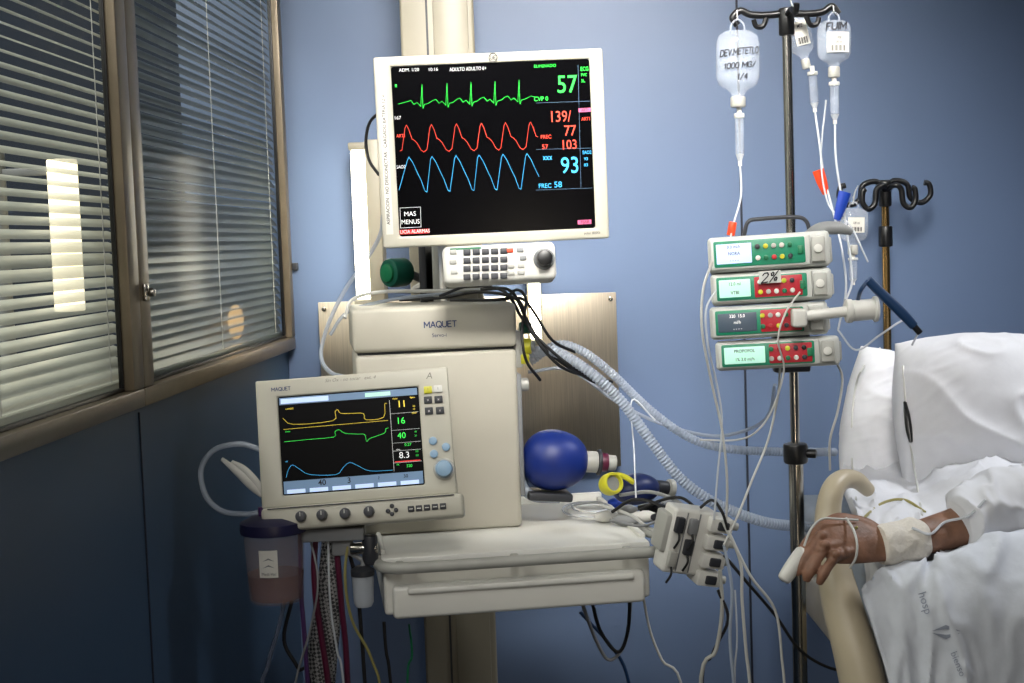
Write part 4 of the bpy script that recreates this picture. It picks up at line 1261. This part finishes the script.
# ================================================================== INFUSION PUMPS
PUMPW = mat('pump_housing', (190, 192, 188), .42, var=.03)
def pump(i, tl, tr, bl, cfg, label):
    cx = (tl[0] + tr[0]) / 2; cy = (tl[1] + bl[1]) / 2 - 3
    D = 2.05
    Fp = Fr(cx, cy, D, rx=-4, ry=-1.8, rz=-9)
    r = root('infusion_pump', Fp.M, label, 'infusion pump', 'stacked infusion pumps on the drip stand')
    x0, z1 = Fp.l(*tl); x1 = Fp.l(*tr)[0]; z1 = (z1 + Fp.l(*tr)[1]) / 2
    z0 = z1 - (bl[1] - tl[1]) * Fp.s
    hh = z1 - z0; w = x1 - x0
    b = B()
    b.box(x0, x1, 0, .108, z0 + .0005, z1, PUMPW, .006, 3)
    b.box(x0 + .003, x0 + w * .84, -.005, .004, z0 + .003, z1 - .003, PUMPW, .004, 2)
    b.box(x1 - .004, x1 + .004, .02, .09, z0 + .006, z1 - .008, LGREY, .003)
    b.obj('housing', r)
    def U(u, v): return x0 + w * u, z1 - hh * v
    b = B()
    a, c = U(.045, .88); e, g_ = U(.80, .12)
    b.box(a, e, -.0065, 0, c, g_, PGREEN, .003)
    if cfg.get('red'):
        ua, ub = cfg['red']
        b.box(U(ua, 0)[0], U(ub, 0)[0], -.0072, 0, c + .002, g_ - .002, PRED, .002)
    b.obj('face_panel', r, 'green face panel')
    b = B()
    a, c = U(cfg['lcd'][0], .78); e, g_ = U(cfg['lcd'][1], .22)
    b.box(a, e, -.0078, 0, c, g_, cfg['lcdm'], .001)
    b.obj('display', r, 'small lit display')
    b = B()
    for k, tx in enumerate(cfg['tx']):
        b.text(tx, (a + e) / 2, g_ - (g_ - c) * (k + .5) / len(cfg['tx']), min(.0066, (g_ - c) / len(cfg['tx'])), cfg['tm'], -.0084, sx=.9, off=.008)
    b.obj('display_text', r, 'small display text', smooth=False)
    b = B()
    cols_ = [DGREY, WHITE, YEL, GRN, LGREY, REDP, WHITE, YEL, GRN, DGREY, WHITE, BLACK]
    for k in range(5):
        for j in range(2):
            x, z = U(.41 + k * .066 + cfg.get('bo', 0), .34 + j * .32)
            b.cyl((x, -.006, z), (x, -.0098, z), .0036, cols_[(k * 2 + j + i) % 12], bev=.0008, seg=12)
    x, z = U(.76, .5); b.box(x - .004, x + .004, -.0095, -.005, z - .006, z + .006, GRN, .001)
    b.obj('keypad', r, 'two rows of small round keys')
    b = B()
    x, z = U(.90, .5)
    b.box(x - .009, x + .010, -.009, .002, z - hh * .36, z + hh * .34, LGREY, .002)
    b.cyl((x, -.008, z), (x, -.013, z), .006, WHITE, bev=.001)
    b.obj('door_latch', r, 'grey door latch')
    return r, Fp, x0, x1, z0, z1
pr = pump(0, (707, 238), (829, 230), (707, 273.5), dict(lcd=(.07, .36), lcdm=EPB, tx=['0.0 ml/h', 'NORA', '- - - -'], tm=INK), 'white infusion pump with green face on top of stack')
pump(1, (710, 275), (831, 266.5), (710, 306.5), dict(lcd=(.07, .33), lcdm=EPG, tx=['12.0 ml', 'VTBI'], tm=INK, red=(.36, .76)), 'white infusion pump with green and red face, handwritten mark')
pump(2, (709, 308), (827, 300), (709, 341.5), dict(lcd=(.07, .4), lcdm=EDK, tx=['320  15.0', 'ml/h', '- - - -'], tm=EW, red=(.43, .78), bo=.04), 'white infusion pump with dim grey display and red keypad')
pump(3, (715, 343), (839, 334), (715, 373), dict(lcd=(.07, .40), lcdm=EPG, tx=['PROPOFOL', '1% 3.0 ml/h'], tm=INK, red=(.43, .78), bo=.04), 'white infusion pump with pale green display lowest in stack')
Fq = pr[1]
b = B(); x, z = Fq.l(770, 277, -.011)
b2 = B(); b2.strokes('2%', 0, 0, .0135, INK, -.0125, w=.15, sp=.25)
for vv in b2.bm.verts:
    vv.co = Vector((vv.co.x + x + vv.co.z * .25, vv.co.y, vv.co.z + z + vv.co.x * .12))
b.box(x - .0155, x + .0155, -.0118, -.0108, z - .0088, z + .0088, PUMPW, .0004)
b.add(b2.bm, INK)
o = b.obj('handwritten_note', None, 'pale strip with black handwritten mark on second pump', 'handwriting', M=Fq.M, smooth=False)
b = B()
ra = P(800, 240, 2.17); rb_ = P(803, 372, 2.17)
b.box(PX - .035, PX + .02, 2.168, 2.19, rb_.z, ra.z + .01, DGREY, .003)
b.box(PX - .02, PX + .02, 2.185, 2.225, (ra.z + rb_.z) / 2 - .02, (ra.z + rb_.z) / 2 + .02, BLACK, .004)
b.obj('pump_rack', None, 'dark metal rack clamping pumps to drip stand', 'rack', center=True)
b = B()
b.tube([P(744, 236, 2.09), P(748, 222, 2.09), P(760, 219, 2.09), P(795, 217, 2.09), P(806, 221, 2.09), P(810, 233, 2.09)], .003, DGREY, seg=10)
b.obj('carry_handle', None, 'dark arched carry handle on top pump', 'handle', center=True)
b = B()
b.tube([P(806, 236, 2.09), P(820, 229, 2.07), P(838, 228, 2.06), P(852, 232, 2.06)], [.006, .0095, .009, .005], GREY, seg=12)
b.obj('pump_lever', None, 'grey rounded lever beside top pump', 'lever', center=True)
b = B()
q0 = P(796, 318, 2.02); q1 = P(850, 311, 2.02); q2 = P(876, 309, 2.02)
b.box(q0.x - .006, q0.x + .014, q0.y - .012, q0.y + .012, q0.z - .013, q0.z + .013, WHITE, .004, 3)
b.cyl(q0 + Vector((.01, 0, .002)), q1, .0075, WHITE, bev=.001)
b.cyl(q1 - Vector((.006, 0, 0)), q1 + Vector((.003, 0, 0)), .017, WHITE, bev=.002)
b.cyl(q1, q2, .0150, WHITE, bev=.003)
b.cyl(q2 - Vector((.004, 0, 0)), q2 + Vector((.002, 0, 0)), .0185, WHITE, bev=.002)
b.obj('syringe_driver', None, 'white clamp and short cylinder beside third pump', 'syringe driver', center=True)
b = B()
b.tube([P(868, 280, 2.0), P(880, 292, 2.0), P(900, 311, 2.0), P(914, 326, 2.0)], [.0068, .007, .0075, .0065], NBLUE, seg=12)
b.cyl(P(913, 325, 2.0), P(920, 333, 2.0), .0045, BLACK)
b.tube([P(868, 281, 2.0), P(861, 290, 2.0), P(858, 300, 2.02)], .003, NBLUE)
b.obj('cable_plug', None, 'long dark blue cable plug hanging beside pumps', 'plug', center=True)

# ================================================================== BED
mzt = .90
bx0 = P(868, 560, 2.1).x
rB = root('hospital_bed', Matrix.Translation((1.0, 2.4, 0)), 'raised hospital bed with cream side rail', 'bed')
I = Matrix.Translation((-1.0, -2.4, 0))
b = B(); b.box(bx0, 1.9, 2.06, 2.70, .79, mzt, MATT, .02, 3, M=I); b.obj('mattress', rB, 'grey covered mattress')
b = B(); b.box(bx0 - .0, 1.9, 2.07, 2.70, .70, .785, RAILM, .01, 3, M=I)
b.box(bx0 + .3, bx0 + .4, 2.2, 2.6, .1, .72, LGREY, .01, 3, M=I); b.box(1.6, 1.7, 2.2, 2.6, .1, .72, LGREY, .01, 3, M=I)
b.box(bx0 + .25, 1.8, 2.15, 2.65, .08, .16, LGREY, .01, 3, M=I)
b.obj('bed_frame', rB, 'cream bed frame')
for xx in (bx0 + .3, 1.75):
    for y_ in (2.18, 2.62):
        b = B(); b.cyl((xx, y_ - .015, .05), (xx, y_ + .015, .05), .05, BLACK, bev=.006)
        o = b.obj('caster', rB, 'black bed caster'); o.location = (-1.0, -2.4, 0)
b = B()
pts_ = [P(868, 490, 2.16), P(856, 480, 2.14), P(842, 480, 2.12), P(832, 492, 2.10), P(828, 520, 2.09), P(832, 560, 2.06), P(842, 605, 2.03), P(855, 650, 2.0), P(866, 700, 1.98), P(872, 760, 1.97), P(880, 840, 1.98)]
b.tube([p - Vector((1.0, 2.4, 0)) for p in pts_], [.012, .015, .017, .019, .022, .027, .032, .035, .037, .037, .032], RAILM, seg=24, up=(0, 1, 0), k=.9, sub=8)
b.obj('side_rail', rB, 'curved cream plastic side rail')
b = B()
q1 = P(870, 372, 2.72)
b.box(q1.x - .0, 1.8, 2.70, 2.76, .8, q1.z - .02, MATT, .02, 3, M=I)
b.obj('backrest', rB, 'raised grey backrest')

def pillow(name, M, w, h, t, label, cat, seed, mt_=CLOTH, group=None, wr=.007, ex=2.8):
    N = 80
    bm = bmesh.new()
    g = {}
    for side in (1, -1):
        for i in range(N + 1):
            for j in range(N + 1):
                u = -1 + 2 * i / N; v = -1 + 2 * j / N
                if side == -1 and (i in (0, N) or j in (0, N)):
                    g[(side, i, j)] = g[(1, i, j)]; continue
                e = max(0, (1 - abs(u) ** ex) * (1 - abs(v) ** ex)) ** .55
                x = u * w / 2 * (1 - .07 * v * v); z = v * h / 2 * (1 - .07 * u * u)
                y = -side * t / 2 * e
                n1 = noise.noise(Vector((u * 1.1 + seed, v * 1.6, seed * 2)))
                n2 = 1 - abs(noise.noise(Vector((u * 1.6 + v * 1.2 + seed, v * 1.1 - u * .6, seed + 5)))) * 2
                n3 = 1 - abs(noise.noise(Vector((u * 4 - v * 3 + seed, v * 3, seed + 9)))) * 2
                ed = max(abs(u), abs(v)) ** 3
                y -= side * (n1 * wr * 3.6 + max(0, n2) ** 4 * wr * 1.6 + max(0, n3) ** 4 * wr * 1.2 * ed) * e
                g[(side, i, j)] = bm.verts.new((x + n1 * .014 * abs(v) ** 3, y, z + n1 * .014 * abs(u) ** 3))
    for side in (1, -1):
        for i in range(N):
            for j in range(N):
                f = [g[(side, i, j)], g[(side, i + 1, j)], g[(side, i + 1, j + 1)], g[(side, i, j + 1)]]
                try:
                    bm.faces.new(f if side == 1 else f[::-1])
                except Exception:
                    pass
    bmesh.ops.recalc_face_normals(bm, faces=bm.faces)
    b = B(); b.add(bm, mt_)
    return b.obj(name, None, label, cat, group, M=M, ang=80)
def PM(px, py, D, rx, ry, rz):
    return Matrix.Translation(P(px, py, D)) @ Euler((radians(rx), radians(ry), radians(rz)), 'XYZ').to_matrix().to_4x4()
pillow('pillow', PM(1020, 416, 2.38, -30, 3, -6), .42, .29, .20, 'plump white pillow propped against raised backrest', 'pillow', 3.1, group='white pillows on the bed')
pillow('pillow', PM(920, 432, 2.56, -20, 20, 8), .30, .27, .14, 'white pillow tucked behind the front pillow', 'pillow', 7.7, group='white pillows on the bed')

def patch(name, rows, label, cat, mt_, seed, amp=.008, sub=9, kind=None, th=.003, fx=9, fy=3):
    R_ = [[list(P(*c)) for c in r_] for r_ in rows]
    A_ = [catm(r_, sub) for r_ in R_]
    cols_ = [catm([A_[k][i] for k in range(len(A_))], sub) for i in range(len(A_[0]))]
    bm = bmesh.new()
    nu = len(cols_); nv = len(cols_[0])
    vs = []
    for i in range(nu):
        vs.append([bm.verts.new(c) for c in cols_[i]])
    for i in range(nu - 1):
        for j in range(nv - 1):
            bm.faces.new((vs[i][j], vs[i][j + 1], vs[i + 1][j + 1], vs[i + 1][j]))
    bm.normal_update()
    for i in range(nu):
        for j in range(nv):
            v = vs[i][j]; u_ = i / nu; w_ = j / nv
            n1 = noise.noise(Vector((u_ * fx * .5 + seed, w_ * fy * .6, seed)))
            n2 = max(0, 1 - 2 * abs(noise.noise(Vector((u_ * fx + w_ * 2 + seed, w_ * fy, seed + 3))))) ** 3
            n3 = max(0, 1 - 2 * abs(noise.noise(Vector((u_ * fx * 2.1 - w_ * 3, w_ * fy * 2 + seed, seed + 8))))) ** 3
            v.co += v.normal * (n1 * amp * 2 + n2 * amp * 1.0 + n3 * amp * .25)
    bmesh.ops.recalc_face_normals(bm, faces=bm.faces)
    b = B(); b.add(bm, mt_)
    o = b.obj(name, None, label, cat, center=True, ang=80, kind=kind)
    m = o.modifiers.new('thickness', 'SOLIDIFY'); m.thickness = th; m.offset = 0
    return o
patch('bed_sheet', [
    [(846, 462, 2.62), (900, 462, 2.62), (970, 462, 2.6), (1050, 460, 2.6), (1180, 456, 2.6)],
    [(842, 488, 2.35), (890, 484, 2.33), (955, 474, 2.28), (1040, 466, 2.28), (1200, 462, 2.3)],
    [(850, 512, 2.16), (900, 504, 2.16), (955, 492, 2.16), (1030, 478, 2.16), (1200, 474, 2.2)],
    [(862, 548, 2.07), (905, 545, 2.05), (960, 535, 2.05), (1030, 520, 2.05), (1200, 510, 2.1)],
    [(868, 600, 2.035), (905, 600, 2.035), (960, 600, 2.035), (1030, 600, 2.03), (1200, 600, 2.05)],
    [(874, 680, 2.03), (910, 680, 2.03), (960, 680, 2.03), (1030, 680, 2.03), (1200, 680, 2.05)]],
    'rumpled white sheet covering the mattress', 'bed sheet', CLOTH, 2.2, amp=.012, fx=8, fy=6, sub=12)
blk = patch('blanket', [
    [(866, 580, 1.99), (895, 562, 2.0), (928, 572, 2.0), (965, 548, 2.01), (1030, 524, 2.03), (1180, 510, 2.05)],
    [(862, 592, 1.955), (897, 574, 1.96), (932, 580, 1.955), (970, 558, 1.96), (1030, 536, 1.975), (1180, 524, 2.0)],
    [(872, 625, 1.93), (905, 618, 1.925), (940, 612, 1.92), (980, 600, 1.92), (1035, 585, 1.93), (1180, 580, 1.95)],
    [(884, 665, 1.915), (915, 662, 1.91), (945, 660, 1.905), (985, 655, 1.905), (1035, 650, 1.91), (1180, 650, 1.93)],
    [(896, 720, 1.905), (922, 720, 1.9), (950, 720, 1.895), (990, 720, 1.895), (1038, 720, 1.9), (1180, 720, 1.92)],
    [(902, 800, 1.90), (926, 800, 1.9), (952, 800, 1.89), (992, 800, 1.89), (1040, 800, 1.89), (1180, 800, 1.9)]],
    'white cotton hospital blanket with faint grey printed marks', 'blanket', CLOTH2, 5.5, amp=.011, fx=6, fy=3, sub=12)
bpy.context.view_layer.update()
bmx = bmesh.new(); bmx.from_mesh(blk.data); bmx.transform(Matrix.Translation(blk.location))
tree = BVHTree.FromBMesh(bmx)
def prj(v):
    px, py = v.x, v.z
    d = ray(px, py)
    h_, n_, i_, dd = tree.ray_cast(C, d.normalized())
    if h_ is None:
        h_ = P(px, py, 1.93)
    return h_ - d.normalized() * .004 - blk.location
def ptext(t_, px, py, size, rot):
    b = B()
    def wf(v):
        x_, z_ = v.x, v.z
        c_, s_ = cos(radians(rot)), sin(radians(rot))
        return prj(Vector((px + x_ * c_ + z_ * s_, 0, py + x_ * s_ - z_ * c_)))
    b.text(t_, 0, 0, size, GPRINT, warp=wf)
    b.obj('printed_word', blk, 'faint grey laundry print', smooth=False)
ptext('hosp', 925, 603, 12, 72)
ptext('bienso', 958, 664, 10, 68)
b = B()
for px, py, sc in ((946, 632, 11),):
    bm = bmesh.new()
    for k in (-1, 1):
        bm.faces.new([bm.verts.new(prj(Vector((px + a_ * sc, 0, py + c_ * sc)))) for a_, c_ in ((-1.3, k * .08), (0, k * .65), (1.3, k * .08), (0, k * .25))])
    b.add(bm, GPRINT)
b.obj('printed_emblem', blk, 'faint grey diamond print', smooth=False)
bmx.free()

# ================================================================== PERSON
b = B()
def W(*a): return P(*a)
upv = Vector((0, -.55, -.84)).normalized()
b.tube([W(1290, 470, 2.36), W(1220, 462, 2.36), W(1150, 458, 2.36), W(1090, 458, 2.36)], [.09, .12, .12, .08], SKIN, seg=28, k=.8)
b.tube([W(1120, 462, 2.3), W(1095, 485, 2.2), W(1065, 500, 2.13), W(1035, 508, 2.09)], [.052, .044, .038, .034], SKIN, seg=24)
b.tube([W(1045, 506, 2.10), W(1020, 510, 2.07), W(985, 519, 2.045), W(945, 531, 2.02), W(915, 539, 2.0), W(892, 544, 1.99)], [.033, .034, .032, .028, .0245, .0225], SKIN, seg=24, up=upv, k=.86)
b.tube([W(900, 543, 1.992), W(885, 545, 1.985), W(868, 543, 1.98), W(848, 541, 1.975), W(832, 541, 1.97), W(822, 543, 1.967)], [.0225, .0240, .0295, .0340, .0335, .028], SKIN, seg=28, up=upv, k=.42)
def fing(pts_, r_=.0088):
    b.tube([W(*p) for p in pts_], [r_ * 1.1, r_ * 1.12, r_ * .98, r_ * 1.06, r_ * .92, r_ * .66], SKIN, seg=14, sub=5)
fing([(845, 530, 1.985), (824, 528, 1.983), (812, 537, 1.973), (804, 549, 1.963), (796, 561, 1.955), (790, 571, 1.95)], .0080)
fing([(845, 537, 1.975), (823, 537, 1.968), (812, 547, 1.956), (805, 558, 1.949), (799, 568, 1.947), (796, 575, 1.948)], .0084)
fing([(845, 544, 1.965), (827, 547, 1.955), (818, 557, 1.944), (812, 567, 1.939), (808, 575, 1.938), (806, 581, 1.940)], .0081)
fing([(852, 551, 1.96), (837, 556, 1.947), (829, 565, 1.939), (824, 573, 1.935), (821, 579, 1.935), (819, 584, 1.938)], .0071)
b.tube([W(880, 536, 1.995), W(866, 526, 2.0), W(850, 521, 2.0), W(836, 520, 1.998), W(822, 526, 1.993)], [.0125, .012, .0102, .0100, .0068], SKIN, seg=14, sub=5)
for (kx, ky, kd) in ((824, 526, 1.978), (821, 535, 1.962), (825, 545, 1.948), (836, 554, 1.941)):
    b.ell(W(kx, ky, kd), .0082, .0070, .0070, SKIN, seg=14, n=8)
pb = b.obj('person', None, 'patient lying in bed, arm resting over bed rail', 'person', center=True)
rm = pb.modifiers.new('remesh', 'REMESH'); rm.mode = 'VOXEL'; rm.voxel_size = .0018
sm = pb.modifiers.new('smooth', 'SMOOTH'); sm.iterations = 4; sm.factor = .5
dgp = bpy.context.evaluated_depsgraph_get()
me = bpy.data.meshes.new_from_object(pb.evaluated_get(dgp))
pb.modifiers.clear()
pb.data = me
me.name = 'person'
me.materials.clear(); me.materials.append(SKIN)
me.polygons.foreach_set('use_smooth', [True] * len(me.polygons))
ploc = pb.location.copy()
def child(b_, name, label):
    bmesh.ops.translate(b_.bm, verts=b_.bm.verts, vec=-ploc)
    return b_.obj(name, pb, label, ang=60)
b = B()
b.tube([W(1300, 470, 2.36), W(1220, 462, 2.36), W(1150, 460, 2.35), W(1105, 474, 2.24), W(1070, 492, 2.14), W(1035, 503, 2.085), W(1005, 508, 2.055), W(982, 515, 2.04), W(968, 521, 2.03), W(960, 524, 2.028)], [.11, .14, .14, .10, .064, .056, .052, .048, .043, .034], CLOTH, seg=64, sub=14, k=.95, cap=True)
b.bm.normal_update()
for v in b.bm.verts:
    n3 = max(0, 1 - 2 * abs(noise.noise(Vector((v.co.x * 34, v.co.y * 14, v.co.z * 14))))) ** 3
    v.co += v.normal * (.007 * noise.noise(v.co * 18) + .008 * n3)
child(b, 'gown_sleeve', 'rumpled white hospital gown sleeve')
b = B()
b.tube([W(923, 537, 2.003), W(915, 539, 2.0), W(905, 541, 1.996), W(896, 543, 1.992), W(885, 544.5, 1.986), W(880, 545, 1.984)], [.027, .0315, .0310, .0300, .0295, .0268], GAUZE, seg=40, sub=10, up=upv, k=.9)
b.bm.normal_update()
for v in b.bm.verts:
    v.co += v.normal * (.0026 * noise.noise(v.co * 60))
child(b, 'wrist_bandage', 'white gauze wrist bandage')
b = B()
a0 = W(804, 549, 1.956); a1 = W(783, 581, 1.945)
b.tube([a0, a0.lerp(a1, .12), a0.lerp(a1, .55), a0.lerp(a1, .92), a1], [.006, .0100, .0110, .0098, .006], WHITE, seg=16, up=upv, k=.95)
child(b, 'pulse_oximeter', 'white finger clip pulse oximeter')
b = B()
c_ = a0.lerp(a1, .3) + Vector((.004, -.0102, -.002))
b.ell(c_, .002, .002, .0035, ERB)
child(b, 'sensor_light', 'tiny red sensor light')
b = B()
b.tube([W(846, 518, 1.98), W(853, 529, 1.960), W(857, 543, 1.944), W(856, 557, 1.941), W(850, 568, 1.946)], .0018, WTUBE)
b.tube([W(858, 520, 1.983), W(840, 519, 1.973), W(822, 519, 1.970), W(811, 529, 1.961), W(804, 546, 1.948)], .0016, WTUBE)
child(b, 'tape_strap', 'white tape strap around hand')

bpy.context.view_layer.update()
dgp = bpy.context.evaluated_depsgraph_get()
def hit(px, py, off):
    d = ray(px, py).normalized()
    ok, loc, nrm, idx, ob, mtx = S.ray_cast(dgp, C + d * .5, d)
    return loc - d * off if ok else P(px, py, 2.2)
bg = 'monitor leads on the bed'
for pts_, r_, m_, lb in [
    ([(880, 348), (864, 366), (856, 385), (852, 420), (852, 460), (856, 500)], .0018, WTUBE, 'thin white lead running down beside pillow'),
    ([(903, 366), (905, 395), (908, 425), (912, 455), (918, 490), (922, 515)], .0018, WTUBE, 'thin white lead over the pillow'),
    ([(925, 512), (905, 500), (885, 502), (868, 514), (856, 528)], .0022, OLIVE, 'thin yellowish lead lying over the arm'),
    ([(985, 500), (968, 516), (945, 522), (930, 534), (912, 528)], .002, CLEAR, 'clear line taped to forearm')]:
    v = [hit(p_[0], p_[1], .004) for p_ in pts_]
    cable('bed_lead', lb, 'cable', v, r_, m_, bg)
b = B(); b.tube([hit(905, 402, .005), hit(907, 415, .006), hit(909, 430, .006), hit(911, 442, .005)], [.003, .005, .0055, .003], BLACK, seg=10)
b.obj('lead_connector', None, 'small black lead connector on the pillow', 'connector', center=True)

# ================================================================== LIGHTS
def area(name, loc, tgt, size, power, col, spread=180):
    l = bpy.data.lights.new(name, 'AREA'); l.shape = 'RECTANGLE'; l.size = size[0]; l.size_y = size[1]; l.energy = power; l.color = col
    l.spread = radians(spread)
    o = bpy.data.objects.new(name, l); COL.objects.link(o)
    o.location = loc
    o.rotation_euler = (Vector(tgt) - Vector(loc)).to_track_quat('-Z', 'Y').to_euler()
    return o
area('ceiling_lamp_front', (.2, .9, 2.55), (.14, 3.0, 1.36), (.65, .4), 9.0, (1, .96, .9), 46)
area('ceiling_lamp_bed', (1.7, 2.25, 2.6), (1.0, 2.2, 1.0), (.3, .3), 5.6, (.95, .97, 1), 76)
area('ceiling_lamp_room', (-.3, -.4, 2.5), (.2, 2.5, 1.0), (.8, .8), 2.5, (1, .97, .93), 55)
area('added_plate_streak_light', (.29, -.9, .82), (.12, 2.9, .95), (.11, .8), 1.9, (1, .86, .66), 120)  # unseen light added behind the camera for a vertical streak on the steel plate
o = area('corridor_lamp', (0, 0, 0), (0, 0, -1), (2.2, .25), 42, (1, .98, .9))
o.matrix_world = WL.M @ Matrix.Translation((-1.7, .7, 1.2)) @ Matrix.Rotation(radians(-30), 4, 'X')
w = bpy.data.worlds.new('world'); S.world = w; w.use_nodes = True
bgn = w.node_tree.nodes['Background']
bgn.inputs['Color'].default_value = (.5, .6, .75, 1)
bgn.inputs['Strength'].default_value = .06
